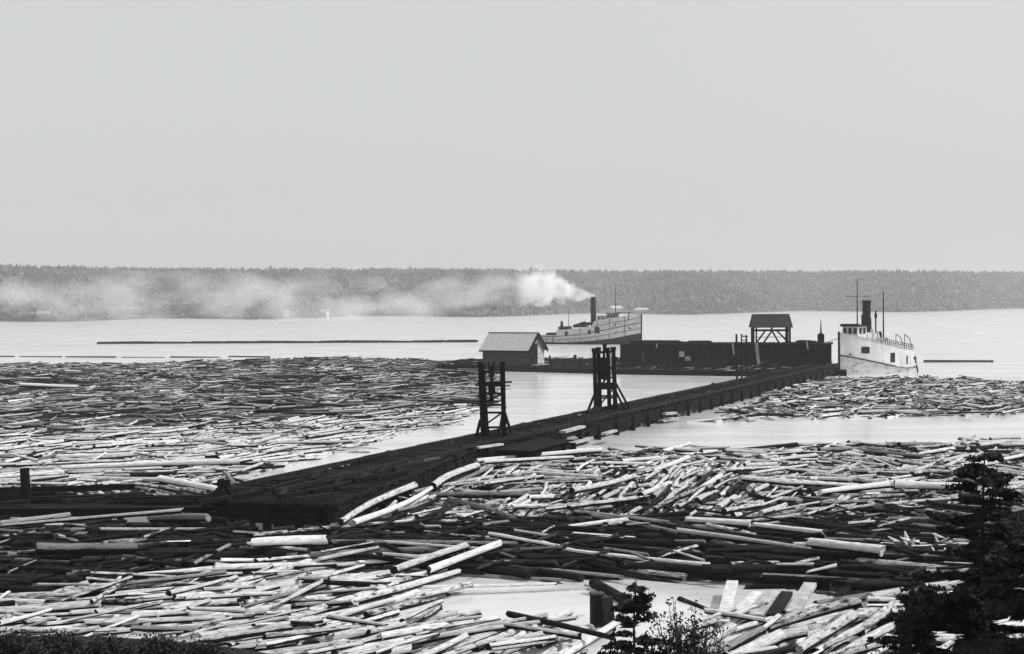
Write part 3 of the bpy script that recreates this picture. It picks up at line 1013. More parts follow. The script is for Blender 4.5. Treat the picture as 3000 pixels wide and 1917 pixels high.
for (py1, py2, wpx) in ((1068, 1120, 10), (1120, 1150, 20), (1150, 1172, 12)):
    A = Vector(fp(1441, py1)); B = Vector(fp(1442, py2)); A.y = B.y = .1
    h.beam(A, B, wpx * k, wpx * k * .8)
h.build('hanging_hammer', M_tar, t)
for (xa, ya, xb, yb) in ((1414, 1248, 1474, 1206), (1412, 1182, 1475, 1150)):
    A, B = Vector(fp(xa, ya)), Vector(fp(xb, yb)); A.y = B.y = .75
    MB().beam(A, B, .1, .12).build('cross_brace', M_tar2, t)
for px_ in (1433, 1448):
    A = Vector(fp(px_, 1056)); B = Vector(fp(px_ + 1, 1100)); A.y = B.y = .35
    MB().beam(A, B, .1).build('guide_rail', M_tar2, t)

D2 = 121
c2 = PD(1770, 1212, D2)
t = thing('hoist_frame', 'farther hoist frame of five black posts with spreading side braces', 'hoist frame', (c2.x, c2.y, c2.z - .3), 0.0, 'timber hoist frames on the walkway')
k2 = D2 / F
def fq(px, py): return Vector(((px - 1770) * k2, 0, (1212 - py) * k2 + .3))
for i, (xt, xb, yt) in enumerate(((1742, 1746, 1022), (1755, 1760, 1020), (1772, 1772, 1008), (1783, 1787, 1021), (1798, 1803, 1019))):
    A, B = fq(xb, 1222), fq(xt, yt)
    A.y = B.y = (0, .5, .7, .5, 0)[i]
    if i == 2: A = fq(1772, 1120); A.y = .7
    p = MB().beam(A, B, .34 if i != 2 else .2, .3)
    if i != 2: p.beam(B + Vector((0, 0, -.28)), B + Vector((0, 0, .06)), .44, .42)
    p.build('post', M_tar, t)
A, B = fq(1740, 1033), fq(1802, 1030); A.y = B.y = -.2
MB().beam(A, B, .14, .2).build('top_rail', M_tar, t)
for py, hh in ((1078, .2), (1106, .16), (1123, .16), (1132, .55), (1160, .16), (1166, .14), (1195, .2)):
    A, B = fq(1748, py), fq(1800, py); A.y = B.y = -.22
    MB().beam(A, B, .12, hh).build('rung', M_tar, t)
for a_, b_ in (((1718, 1212), (1744, 1150)), ((1748, 1210), (1752, 1130)), ((1842, 1195), (1802, 1118)), ((1829, 1200), (1796, 1128)), ((1806, 1208), (1803, 1090))):
    A, B = fq(*a_), fq(*b_); A.y = -.4; B.y = -.1
    MB().beam(A, B, .17, .17).build('brace', M_tar, t)
for (xa, ya, xb, yb) in ((1750, 1198, 1800, 1140), (1750, 1140, 1800, 1090)):
    A, B = fq(xa, ya), fq(xb, yb); A.y = B.y = .6
    MB().beam(A, B, .1, .12).build('cross_brace', M_tar2, t)
h = MB()
A, B = fq(1772, 1048), fq(1772, 1112); A.y = B.y = .2
h.beam(A, B, .75, .4)
h.build('hammer_block', M_tar, t)
A, B = fq(1768, 1048), fq(1778, 1006); A.y = B.y = .1
MB().beam(A, B, .14).build('hoist_hook', M_tar, t)
A, B = fq(1791, 1100), fq(1788, 1022); A.y = B.y = -.2
MB().beam(A, B, .1).build('pale_guide', M_pale, t)

# ------------------------------------------------------------------ docks
def tpoly(pts, org): return [(x - org[0], y - org[1]) for x, y in pts]
org = (10, 228)
t = thing('low_dock', 'low black timber dock carrying the shed, littered with dark scraps', 'dock', (org[0], org[1], 0))
pts = [(-13, 236), (-8, 229.5), (18.6, 212), (36, 204.5), (50, 204), (54, 222), (47, 245), (26, 258), (-10, 258)]
MB().slab(tpoly(pts, org), -.6, .75).build('crib_wall', M_tar, t)
d = MB()
for i in range(1500):
    x, y = rnd.uniform(-12, 52), rnd.uniform(205, 257)
    if not inside(x, y, pts): continue
    l = rnd.uniform(.5, 3.5); a = rnd.gauss(0, .5)
    d.beam((x - org[0], y - org[1], .8 + rnd.random() * .12), (x - org[0] + l * math.cos(a), y - org[1] + l * math.sin(a), .82 + rnd.random() * .3), rnd.uniform(.15, .4), .1, 0 if rnd.random() < .93 else 1)
d.build('deck_litter', [M_tar2, M_pale], t)
for i in range(len(pts) - 1):
    if i > 3: break
    (xa, ya), (xb, yb) = pts[i], pts[i + 1]
    n = max(1, int(math.hypot(xb - xa, yb - ya) / 4))
    for q in range(n):
        f = (q + .5) / n
        X, Y = xa + (xb - xa) * f - org[0], ya + (yb - ya) * f - org[1]
        MB().cyl((X, Y - .15, -1.5), (X, Y - .15, .75 + rnd.random() * .25), .2, .18, 8).build('pile', M_tar, t)

def mooring_post(px, py, hpx, wpx, label, z=.75, m=M_tar):
    b = P(px, py, z); k = b.y / F
    t = MB()
    hh = hpx * k; r = wpx * k / 2
    t.cyl((0, 0, -.3), (0, 0, hh * .7), r * .8, r * .75, 10, jit=.08)
    t.cyl((0, 0, hh * .7), (0, 0, hh), r, r * .9, 10, jit=.08)
    o = t.build('mooring_post', m); o.location = b
    tag(o, label, 'mooring post', 'mooring posts on the low dock')
mooring_post(1685, 1062, 22, 9, 'squat black mooring post between the shed and the farther hoist frame')
mooring_post(1611, 1072, 31, 5, 'thin black mooring post just right of the shed')
mooring_post(1808, 1066, 18, 7, 'small black mooring post left of the high dock end')

# shed
sb = P(1414, 1070, .85)
sk = sb.y / F
Ls, Dp, wh, rh = 8.6, 6.0, 2.75, 2.5
rot = -.30      # long wall turned so the right gable shows
t = thing('boat_shed', 'grey shingled gable shed with open dark doorway on the low dock', 'shed', (sb.x, sb.y, .80), 0)
t.rotation_euler = (0, 0, R(-28))
# local: x along wall, y depth
w_ = MB()
w_.quad((0, 0, 0), (Ls, 0, 0), (Ls, 0, wh), (0, 0, wh))
w_.quad((0, Dp, 0), (0, Dp, wh), (Ls, Dp, wh), (Ls, Dp, 0))
w_.quad((0, 0, 0), (0, 0, wh), (0, Dp / 2, wh + rh), (0, Dp, wh), (0, Dp, 0))
w_.build('wall', M_grey, t)
gw = MB()
# right gable with a doorway
dx0, dx1, dh = .12, Dp * .60, wh + .95
gw.quad((Ls, dx1, 0), (Ls, Dp, 0), (Ls, Dp, wh), (Ls, dx1, wh + rh * (Dp - dx1) / (Dp / 2)))
gw.quad((Ls, 0.0, wh), (Ls, 1.2, dh), (Ls, dx1, dh), (Ls, dx1, wh + rh * (Dp - dx1) / (Dp / 2)), (Ls, Dp / 2, wh + rh))
gw.build('gable_wall', M_offwhite, t)
dm = MB(); dpts = [(0.02, 0), (dx1 + .02, 0), (dx1 + .02, dh + .01), (1.2, dh + .01), (0.02, wh)]
dm.add([(Ls - .02, a_, b_) for a_, b_ in dpts] + [(Ls - .10, a_, b_) for a_, b_ in dpts], [(0, 1, 2, 3, 4), (9, 8, 7, 6, 5)])
dm.build('door', M_tar, t)  # flat black panel painting the shade inside the open doorway
for kx in range(1, 14):
    pass
e = .45
rf = MB()
sl = rh / (Dp / 2)
for s_ in (0, 1):
    y0 = -e if s_ == 0 else Dp + e
    z0 = wh - e * sl
    A = (-e, y0, z0 + .06); B = (Ls + e, y0, z0 + .06); C = (Ls + e, Dp / 2, wh + rh + .06); D = (-e, Dp / 2, wh + rh + .06)
    for q in (A, B, C, D): rf.v.append(q)
    for q in (A, B, C, D): rf.v.append((q[0], q[1], q[2] + .14))
    b_ = 8 * s_
    rf.f += [(b_, b_ + 1, b_ + 2, b_ + 3), (b_ + 7, b_ + 6, b_ + 5, b_ + 4), (b_, b_ + 4, b_ + 5, b_ + 1), (b_ + 1, b_ + 5, b_ + 6, b_ + 2), (b_ + 3, b_ + 7, b_ + 4, b_)]
    rf.m += [0] * 5
rf.build('roof', M_shingle, t)
MB().beam((-e, Dp / 2, wh + rh + .23), (Ls + e, Dp / 2, wh + rh + .23), .18, .12).build('ridge_board', M_tar2, t)
for y0, sg in ((-e, 1), (Dp + e, -1)):
    MB().beam((Ls + e + .04, y0, wh - e * sl + .02), (Ls + e + .04, Dp / 2, wh + rh + .04), .1, .5).build('verge_board', M_tar, t)
MB().beam((-e, -e - .03, wh - e * sl + .05), (Ls + e, -e - .03, wh - e * sl + .05), .08, .22).build('eave_board', M_tar, t)
MB().box((Ls + 1.0, 2.6, .12), (1.8, 3.6, .12)).build('door_sill', M_pale, t)

# high dock
org = (34, 219)
hz = 4.55
t = thing('high_dock', 'high black timber dock behind the low one, carrying the open shelter', 'dock', (org[0], org[1], 0), R(-13))
Lh = 33.6
MB().box((0, 4.6, (hz - .25) / 2 + .38), (Lh, 9, hz - .25 - .76)).build('crib_core', M_tar, t)
fb = MB()
for k in range(11):
    z = .95 + k * .33; x = -Lh / 2
    while x < Lh / 2:
        l = min(rnd.uniform(2, 6), Lh / 2 - x)
        if rnd.random() < .93:
            fb.beam((x, .03, z), (x + l - .04, .03, z), .12 + rnd.random() * .08, .27)
        x += l
fb.build('face_timbers', M_tar2, t)
d = MB(); x = -Lh / 2
while x < Lh / 2:
    wd = rnd.uniform(.25, .35)
    if not (-13.2 < x < -12.9):
        d.box((x + wd / 2, 4.4, hz - .12 + rnd.uniform(-.02, .04)), (wd - .02, 9.6, .1))
    x += wd
d.build('deck_planks', M_deck, t)
x = -Lh / 2 + .3
while x < Lh / 2:
    MB().cyl((x, -.2, -1.0), (x, -.16, hz - .2), .2, .16, 8).build('pile', M_tar, t)
    x += 2.9
def on_face(px, py):
    """point on the front face of the high dock"""
    d_ = ray(px, py); n_ = Vector((math.sin(R(-13)), -math.cos(R(-13)), 0)); o_ = Vector((org[0], org[1], 0))
    tt = (o_ - Vector((0, 0, H))).dot(n_) / d_.dot(n_)
    return Vector((0, 0, H)) + d_ * tt
def to_loc(p):
    v = p - Vector((org[0], org[1], 0)); a_ = R(13)
    return Vector((v.x * math.cos(a_) - v.y * math.sin(a_), v.x * math.sin(a_) + v.y * math.cos(a_), v.z))
for (xt, yt, xb, yb, wpx) in ((1925, 1006, 1925, 1020, 3), (2147, 1006, 2151, 1038, 4), (2216, 1004, 2224, 1072, 9), (2364, 1000, 2367, 1024, 4)):
    A, B = to_loc(on_face(xt, yt)), to_loc(on_face(xb, yb))
    A.y = B.y = -.5
    MB().beam(A, B, wpx * .055, .12).build('pale_fender', M_pale, t)
for (x0, y0, x1, y1) in ((1870, 1025, 1876, 1055), (1880, 1030, 1887, 1056), (1990, 1030, 2005, 1046), (2008, 1045, 2023, 1058)):
    A, B = to_loc(on_face((x0 + x1) / 2, y0)), to_loc(on_face((x0 + x1) / 2, y1))
    A.y = B.y = -.2
    MB().beam(A, B, (x1 - x0) * .055, .1).build('face_board', M_grey if x0 < 1900 else M_offwhite, t)
# loose timber along the dock top edge
for i, px in enumerate(range(1935, 2150, 18)):
    A = on_face(px, 1001)
    pass
for i in range(26):
    x = rnd.uniform(-Lh / 2 + .5, Lh / 2 - 2.5); l = rnd.uniform(1.5, 4.5); hh = rnd.choice((.15, .25, .4, .55))
    y_ = rnd.uniform(.4, 7)
    if -3 < x + l / 2 < 10 and hh > .3: hh = .15
    q = MB()
    for k in range(max(1, int(hh / .15))):
        q.beam((x + rnd.uniform(-.2, .2), y_, hz - .02 + k * .15), (x + l + rnd.uniform(-.3, .3), y_ + rnd.uniform(-.2, .2), hz - .02 + k * .15), rnd.uniform(.5, 1.3), .14)
    loose(q.build('timber_stack', M_tar2 if i % 4 else M_tar), t, 'low dark stack of timber on top of the high dock', 'timber stack', 'timber stacks on the high dock')
for i in range(40):
    x = rnd.uniform(-Lh / 2, Lh / 2 - 1); zb_ = rnd.uniform(.8, 1.2); a_ = rnd.gauss(0, .4)
    loose(MB().beam((x, -rnd.uniform(.5, 2.5), zb_), (x + rnd.uniform(.8, 3), -rnd.uniform(.3, 2), zb_ + rnd.uniform(0, 1.1)), rnd.uniform(.15, .35), .14).build('leaning_timber', M_tar2 if i % 5 else M_grey), t, 'loose timber lying or leaning at the foot of the high dock', 'timber', 'timbers at the foot of the high dock')
bl = MB()
for i in range(22):
    x = -12 + i * .75 + rnd.uniform(-.2, .2)
    bl.beam((x, 1.0, hz + .05), (x + rnd.uniform(.3, 1.2), 1.4, hz + .12), .2, .16)
bl.build('edge_timber', M_tar2, t)
rail = MB()
rail.build('x', M_tar2) if False else None

def on_dock(px, py, dy=3.0, z=hz):
    return P(px, py, z)
# open shelter
sh = P(2262, 1005, hz); sh = Vector((sh.x, sh.y + 1.2, hz - .06))
t = thing('open_shelter', 'open timber shelter with a dark pitched roof standing on the high dock', 'shelter', tuple(sh), R(-6))
kk = sh.y / F
hw = 52 * kk; hd = 1.9; lh = (1004 - 956) * kk; top = (1004 - 921) * kk
for x in (-hw, -hw + .45, hw - .6, hw):
    for y in (-hd, hd):
        if abs(x) != hw and y > 0: continue
        MB().beam((x, y, 0), (x, y, lh), .3 if abs(x) == hw else .24).build('post', M_tar, t)
for y in (-hd, hd):
    MB().beam((-hw - .1, y, lh * .78), (hw + .1, y, lh * .78), .16, .26).build('tie_beam', M_tar, t)
for (xa, xb) in ((-.85, -.35), (-.45, 0.02), (.42, .02), (.95, .3)):
    MB().beam((xa * hw, -hd + .22, .05), (xb * hw, -hd + .22, lh * .76), .15, .26).build('brace', M_tar, t)
MB().beam((0, -hd, lh * .78), (0, -hd, lh + .2), .3, .3).build('king_post', M_tar, t)
MB().beam((-hw, hd - .2, lh * .35), (hw, hd - .2, lh * .35), .08, .08).build('rail', M_tar, t)
r = MB(); ex = .45; ey = .6
z0 = lh - .12
for s_ in (-1, 1):
    A = (-hw - ex, s_ * (hd + ey), z0); B = (hw + ex, s_ * (hd + ey), z0); C = (hw + ex - .35, 0, top); D = (-hw - ex + .35, 0, top)
    b_ = len(r.v)
    for q in (A, B, C, D): r.v.append(q)
    for q in (A, B, C, D): r.v.append((q[0], q[1], q[2] + .12))
    r.f += [(b_, b_ + 1, b_ + 2, b_ + 3), (b_ + 7, b_ + 6, b_ + 5, b_ + 4), (b_, b_ + 4, b_ + 5, b_ + 1), (b_ + 1, b_ + 5, b_ + 6, b_ + 2), (b_ + 2, b_ + 6, b_ + 7, b_ + 3), (b_ + 3, b_ + 7, b_ + 4, b_)]
    r.m += [0] * 6
r.build('roof', M_darkroof, t)
for sx in (-1, 1):
    MB().add([(sx * hw, -hd, lh), (sx * hw, hd, lh), (sx * hw, 0, top - .25)], [(0, 1, 2)]).build('gable_boards', M_darkroof, t)

# piles rising by the dock
def post(px, pyb, pyt, wpx, zb, name, label, cat, grp=None, lean=0, m=M_tar, extra=None):
    b = P(px, pyb, zb); k = b.y / F
    q = MB().cyl((0, 0, -1.2), (lean * k, 0, (pyb - pyt) * k), wpx * k / 2, wpx * k * .42, 10, jit=.1)
    if extra: extra(q, k)
    o = q.build(name, m); o.location = b
    return tag(o, label, cat, grp)
G = 'piles at the far end of the walkway'
post(2160, 1128, 979, 7, 0, 'pile', 'tall black pile left of the two linked ones beside the dock', 'pile', G, -2)
post(2173, 1118, 978, 5, 0, 'pile', 'thin tall black pile, left one of the linked pair beside the dock', 'pile', G)
post(2188, 1124, 982, 6, 0, 'pile', 'tall black pile, right one of the linked pair beside the dock', 'pile', G, -1,
     extra=lambda q, k: (q.beam((-17 * k, 0, 139 * k), (4 * k, 0, 138 * k), .12, .16), q.beam((-17 * k, 0, 127 * k), (2 * k, 0, 127 * k), .12, .12)))
def spike(q, k):
    q.cyl((0, 0, 50 * k), (0, 0, 92 * k), .16, .05, 8)
    q.box((0, 0, 36 * k), (17 * k, .8, 30 * k)); q.box((0, 0, 52 * k), (9 * k, .4, 4 * k))
post(2405, 1030, 995, 12, 3.0, 'signal_post', 'black boxed post with a thin spike left of the white tug', 'post', None, extra=spike)

# ------------------------------------------------------------------ boats
def lerp_tab(tab, s):
    for (a, va), (b, vb) in zip(tab, tab[1:]):
        if s <= b:
            t_ = (s - a) / (b - a) if b > a else 0
            return va + (vb - va) * max(0, t_)
    return tab[-1][1]
def shell(stations, half, zlo, zhi, nz_=3, inset=0.0, flare=0.0):
    """side plating between two height curves, both sides"""
    m_ = MB()
    for sgn in (-1, 1):
        rows_ = []
        for s in stations:
            row = []
            for k in range(nz_ + 1):
                z = zlo(s) + (zhi(s) - zlo(s)) * k / nz_
                y = sgn * max(.03, half(s, z) - inset)
                row.append((s, y, z))
            rows_.append(row)
        b_ = len(m_.v)
        for row in rows_: m_.v.extend(row)
        w__ = nz_ + 1
        for i in range(len(stations) - 1):
            for k in range(nz_):
                q = (b_ + i * w__ + k, b_ + (i + 1) * w__ + k, b_ + (i + 1) * w__ + k + 1, b_ + i * w__ + k + 1)
                m_.f.append(q if sgn < 0 else tuple(reversed(q))); m_.m.append(0)
    # close the stern
    s = stations[0]
    b_ = len(m_.v)
    for k in range(nz_ + 1):
        z = zlo(s) + (zhi(s) - zlo(s)) * k / nz_
        y = max(.03, half(s, z) - inset)
        m_.v += [(s, -y, z), (s, y, z)]
    for k in range(nz_):
        m_.f.append((b_ + 2 * k, b_ + 2 * k + 2, b_ + 2 * k + 3, b_ + 2 * k + 1)); m_.m.append(0)
    return m_
def deck(stations, half, zf, inset=0.0):
    m_ = MB()
    for s in stations:
        y = max(.03, half(s, zf(s)) - inset)
        m_.v += [(s, -y, zf(s)), (s, y, zf(s))]
    for i in range(len(stations) - 1):
        m_.f.append((2 * i, 2 * i + 2, 2 * i + 3, 2 * i + 1)); m_.m.append(0)
    return m_
def strip(stations, half, zf, th, out_, sides=(-1, 1)):
    m_ = MB()
    for sgn in sides:
        for a, b in zip(stations, stations[1:]):
            m_.beam((a, sgn * (half(a, zf(a)) + out_), zf(a)), (b, sgn * (half(b, zf(b)) + out_), zf(b)), .12, th)
    return m_
def frange(a, b, n): return [a + (b - a) * i / n for i in range(n + 1)]

# --- white tug at right
LT = 20.0
bow = P(2459, 1100)
dirv = Vector((-.79, -.61)).normalized()
# local x from stern (0) to bow (LT): heading
ang = math.atan2(dirv.y, dirv.x)
st = Vector((bow.x, bow.y)) - dirv * LT * .84
t = thing('steam_tug', 'white steam tug moored bow on at the dock end, black stack and two masts', 'boat', (st.x, st.y, 0), ang)
t.scale = (.84, 1, 1)
def halfT(s, z):
    u = s / LT
    hb = 2.75 * (1 - max(0, (u - .45) / .55) ** 2.2) * (1 - .35 * max(0, (.25 - u) / .25) ** 2)
    f_ = .80 + .2 * min(1, max(0, z + .5) / 2.2)
    return max(.04, hb * f_)
guard = lambda s: lerp_tab([(0, .85), (5, .85), (9, 1.25), (14, 2.0), (20, 3.05)], s)
topT = lambda s: lerp_tab([(0, 2.1), (1.9, 2.2), (2.0, 3.55), (6, 3.95), (11, 4.7), (15, 5.5), (20, 6.5)], s)
S = frange(0, LT, 26)
shell(S, halfT, lambda s: -.6, guard, 3).build('hull', M_dirty, t, True)
S2 = frange(2.0, LT, 24)
shell([0, .5, 1, 1.5, 1.95], halfT, guard, lambda s: guard(s) + .55, 1, inset=.02).build('bulwark', M_white, t)
dhs = shell(S2, lambda s, z: halfT(s, 2), lambda s: guard(s) + .003, topT, 2, inset=.05).build('deckhouse', M_white, t)
deck(S, halfT, guard, .03).build('main_deck', M_grey, t)
deck(S2, lambda s, z: halfT(s, 2), topT, -.06).build('upper_deck', M_offwhite, t)
strip(S, halfT, guard, .17, .03).build('rubbing_strake', M_black, t)
MB().beam((LT + .02, 0, -.8), (LT + .1, 0, 6.6), .26, .26).build('stem_post', M_black, t)
vis = 1     # port side faces the camera: local +y is left of heading
n_side = Vector((-math.sin(ang), math.cos(ang)))
SG = -1 if n_side.y > 0 else 1
def sidebox(s0, s1, z0, z1, name, m, outp=.02, lab=None):
    q = MB()
    y0, y1 = SG * (halfT(s0, 2) - .05), SG * (halfT(s1, 2) - .05)
    q.beam((s0, y0 + SG * outp, (z0 + z1) / 2), (s1, y1 + SG * outp, (z0 + z1) / 2 + .02), .05, z1 - z0)
    return q.build(name, m, dhs)
sidebox(14.6, 16.2, 3.25, 4.25, 'window', M_glass)
sidebox(8.2, 9.5, 1.75, 3.2, 'door', M_glass)
sidebox(4.4, 4.75, 1.35, 2.7, 'window', M_glass)
for s_ in (18.0,):
    sidebox(s_, s_ + .35, 3.0, 3.25, 'hawse_hole', M_black)
MB().beam((0.2, SG * 1.75, 2.1), (2.3, SG * 2.2, 2.35), .08, .55).build('name_board', M_black, t)
MB().beam((-.1, SG * 1.9, -.2), (.25, SG * 1.6, 2.0), .16, .2).build('rudder_post', M_black, t)
# pilothouse
pz = topT(15.6)
ph = MB().box((15.7, 0, pz + .85), (2.5, 2.9, 1.75)).build('pilothouse', M_white, t)
rf_ = MB().box((15.7, 0, pz + 1.82), (3.2, 3.5, .22)); rf_.box((16.9, 0, pz + 2.0), (.2, 3.5, .25)); rf_.build('pilothouse_roof', M_black, ph)
for y_ in (-.95, 0, .95):
    MB().box((16.97, y_, pz + 1.05), (.05, .62, .85)).build('window', M_glass, ph)
for x_ in (15.1, 16.2):
    MB().box((x_, SG * 1.47, pz + 1.05), (.65, .05, .85)).build('window', M_glass, ph)
MB().box((12.6, 0, topT(12.6) + .6), (4.6, 2.2, 1.5)).build('engine_casing', M_white, t)
MB().beam((LT - .3, -.3, 5.6), (LT - 4.5, -6.2, 4.6), .07, .07).build('mooring_rope', M_tar2, t)
MB().box((5.6, 0, topT(5.6) + .35), (2.2, 2.0, .8)).build('cabin_trunk', M_white, t)
stz = topT(12.2)
q = MB(); q.cyl((12.3, 0, stz - .1), (12.2, 0, 11.2), .72, .66, 18); q.cyl((12.2, 0, 10.9), (12.2, 0, 11.3), .74, .74, 18); q.cyl((12.28, 0, stz + .0), (12.28, 0, 8.6), .86, .80, 18)
q.build('smokestack', M_black, t, False)
q = MB(); q.cyl((10.8, SG * .8, 4.2), (10.8, SG * .8, 9.7), .13, .12, 8); q.cyl((10.8, SG * .8, 8.6), (10.8, SG * .8, 9.3), .25, .2, 8); q.build('steam_pipe', M_black, t)
q = MB(); q.cyl((14.9, 0, pz + 1.9), (14.9, 0, 14.6), .11, .06, 8); q.build('foremast', M_black, t)
MB().cyl((14.9, -2.4, 11.9), (14.9, 2.4, 11.95), .04, .04, 6).build('yard', M_black, t)
q = MB(); q.cyl((7.3, 0, 3.9), (7.3, 0, 12.6), .15, .08, 8); q.build('mainmast', M_black, t)
q = MB(); q.cyl((14.4, SG * .9, pz + 1.9), (14.4, SG * .9, pz + 3.0), .09, .09, 6); q.cyl((14.4, SG * .9, pz + 2.6), (14.8, SG * .9, pz + 3.4), .13, .28, 8); q.build('whistle', M_black, t)
for s_ in (11.4, 12.9):
    q = MB(); q.cyl((s_, SG * 1.6, topT(s_)), (s_, SG * 1.6, topT(s_) + 1.3), .12, .12, 8); q.cyl((s_, SG * 1.6, topT(s_) + 1.25), (s_ + .35, SG * 1.6, topT(s_) + 1.65), .14, .26, 10); q.build('cowl_vent', M_offwhite, t)
# lifeboat on chocks and davits
lb = MB()
for i in range(9):
    u = i / 8 - .5
    wd = .55 * (1 - (2 * u) ** 2 * .85)
    for (yy, zz) in ((-wd, .45), (-wd * .6, .08), (0, 0), (wd * .6, .08), (wd, .45)):
        lb.v.append((9.5 + u * 3.2, SG * 1.3 + yy, topT(9.5) + .5 + zz + .18 * (2 * u) ** 2))
for i in range(8):
    for k in range(4):
        a = i * 5 + k
        lb.f.append((a, a + 1, a + 6, a + 5)); lb.m.append(0)
lb.build('lifeboat', M_offwhite, t)
for (s_, hh) in ((6.6, 2.0), (4.0, 2.2)):
    q = MB(); z_ = topT(s_)
    pts_ = [(s_, SG * 1.9, z_ - .4), (s_, SG * 1.9, z_ + hh), (s_ - 1.1, SG * 2.1, z_ + hh * .72), (s_ - 1.6, SG * 2.3, z_ + hh * .1)]
    for a, b in zip(pts_, pts_[1:]): q.cyl(a, b, .06, .06, 7)
    q.build('davit', M_black, t)
q = MB(); q.cyl((8.5, SG * .3, topT(8.5)), (8.5, SG * .3, topT(8.5) + 1.7), .17, .15, 8); q.cyl((8.5, SG * .3, topT(8.5) + 1.6), (8.9, SG * .3, topT(8.5) + 2.0), .2, .3, 8); q.build('cowl_vent', M_black, t)
rl = MB()
for i in range(15):
    s_ = 2.2 + i * .62
    y_ = SG * (halfT(s_, 2) - .1); z_ = topT(s_)
    rl.cyl((s_, y_, z_), (s_, y_, z_ + .75), .05, .05, 6)
for hh in (.4, .75):
    for i in range(14):
        s_ = 2.2 + i * .62
        rl.cyl((s_, SG * (halfT(s_, 2) - .1), topT(s_) + hh), (s_ + .62, SG * (halfT(s_ + .62, 2) - .1), topT(s_ + .62) + hh), .045, .045, 5)
rl.build('railing', M_tar2, t)
MB().box((8.0, 0, topT(8) + .3), (3.4, 1.8, .6)).build('skylight', M_offwhite, t)

# --- steamer
LS = 28.6
bowp = P(1879, 1009)
dv = Vector((.94, -.34)).normalized()
angS = math.atan2(dv.y, dv.x)
stS = Vector((bowp.x, bowp.y)) - dv * LS
t = thing('steamship', 'wooden steamer with a tall smoking black funnel crossing behind the shed', 'boat', (stS.x, stS.y, 0), angS)
n_side = Vector((-math.sin(angS), math.cos(angS)))
SG = -1 if n_side.y > 0 else 1
def halfS(s, z):
    u = s / LS
    hb = 3.1 * (1 - max(0, (u - .6) / .4) ** 2.2) * (1 - .55 * max(0, (.18 - u) / .18) ** 2)
    f_ = .78 + .22 * min(1, max(0, z + .5) / 3.0)
    return max(.05, hb * f_)
wl = lambda s: lerp_tab([(0, .95), (2, .55), (8, .5), (15, .9), (21, 1.6), (26, 2.6), (28.6, 3.1)], s)
sheer = lambda s: lerp_tab([(0, 2.2), (5, 2.15), (12, 2.6), (18, 3.7), (24, 4.9), (28.6, 5.9)], s)
topS = lambda s: lerp_tab([(0, 2.25), (5.2, 2.2), (5.3, 3.9), (15.8, 4.7), (15.9, 6.3), (24, 7.6), (28.6, 8.5)], s)
S = frange(0, LS, 30)
def lowz(s): return lerp_tab([(0, .75), (1.2, .1), (2.5, -.5), (28.6, -.8)], s)
shell(S, halfS, lowz, wl, 2).build('lower_hull', M_hulldark, t, True)
shell(S, halfS, wl, sheer, 2, inset=-.02).build('upper_hull', M_offwhite, t, True)
deck(S, halfS, sheer, .05).build('main_deck', M_grey, t)
Sb = [s for s in S if s > 5.2]
dhS = shell([5.3] + Sb, lambda s, z: halfS(s, 3), sheer, topS, 2, inset=.03).build('deckhouse', M_offwhite, t)
deck([5.3] + [s for s in Sb if s < 15.9], lambda s, z: halfS(s, 3), topS, -.05).build('upper_deck', M_grey, t)
deck([15.9] + [s for s in Sb if s > 15.9], lambda s, z: halfS(s, 3), lambda s: topS(s) - .7, 0.05).build('fore_deck', M_grey, t)
strip(S, halfS, sheer, .14, .08).build('rubbing_strake', M_tar2, t)
strip(S, halfS, lambda s: wl(s) + (sheer(s) - wl(s)) * .45, .08, .06).build('hull_seam', M_grey, t)
strip([s for s in S if s > 15.9], lambda s, z: halfS(s, 3), lambda s: sheer(s) + (topS(s) - sheer(s)) * .55, .1, .02).build('bow_rail_strake', M_grey, t)
MB().beam((LS, 0, -.8), (LS + .12, 0, 8.3), .3, .3).build('stem_post', M_hulldark, t)
# stern bulwark
shell([0, 1, 2, 3, 4, 5.2], halfS, sheer, lambda s: sheer(s) + .35, 1).build('bulwark', M_offwhite, t)
MB().box((3.6, 0, 2.7), (3.2, 4.2, .9)).build('stern_cabin', M_hulldark, t)
def sb2(s0, s1, z0, z1, name, m):
    MB().beam((s0, SG * (halfS(s0, 3) + .0), (z0 + z1) / 2), (s1, SG * (halfS(s1, 3) + .0), (z0 + z1) / 2), .06, z1 - z0).build(name, m, dhS)
sb2(7.8, 8.6, 2.45, 3.6, 'window', M_glass)
sb2(14.4, 15.2, 2.8, 3.9, 'window', M_glass)
sb2(16.3, 17.7, 3.05, 4.75, 'door', M_glass)
sb2(21.9, 22.4, 3.0, 3.4, 'porthole', M_glass)
sb2(21.8, 22.3, 5.1, 5.6, 'porthole', M_glass)
sb2(25.4, 26.0, 4.2, 4.6, 'porthole', M_glass)
for s_ in (2.2, 4.2, 12, 17, 20.5, 24.5):
    MB().beam((s_, SG * (halfS(s_, wl(s_)) + .1), wl(s_)), (s_, SG * (halfS(s_, topS(s_)) + .06), topS(s_) - .1), .12, .12).build('fender_rib', M_grey, t)
q = MB(); q.cyl((15.1, 0, 4.5), (15.0, 0, 12.9), .78, .72, 18); q.cyl((15.0, 0, 12.6), (15.0, 0, 13.0), .7, .7, 18); q.build('funnel', M_black, t)
q = MB(); q.cyl((21.4, 0, 7), (21.3, 0, 16.6), .13, .07, 8); q.build('mast', M_black, t)
MB().cyl((21.4, -1.2, 13.8), (21.4, 1.2, 13.8), .05, .05, 6).build('yard', M_black, t)
q = MB(); q.cyl((7.9, 0, 4), (7.9, 0, 10.2), .1, .05, 8); q.build('aft_mast', M_black, t)
ph = MB().box((20.6, 0, 7.5), (2.6, 2.8, 1.7)).build('pilothouse', M_offwhite, t)
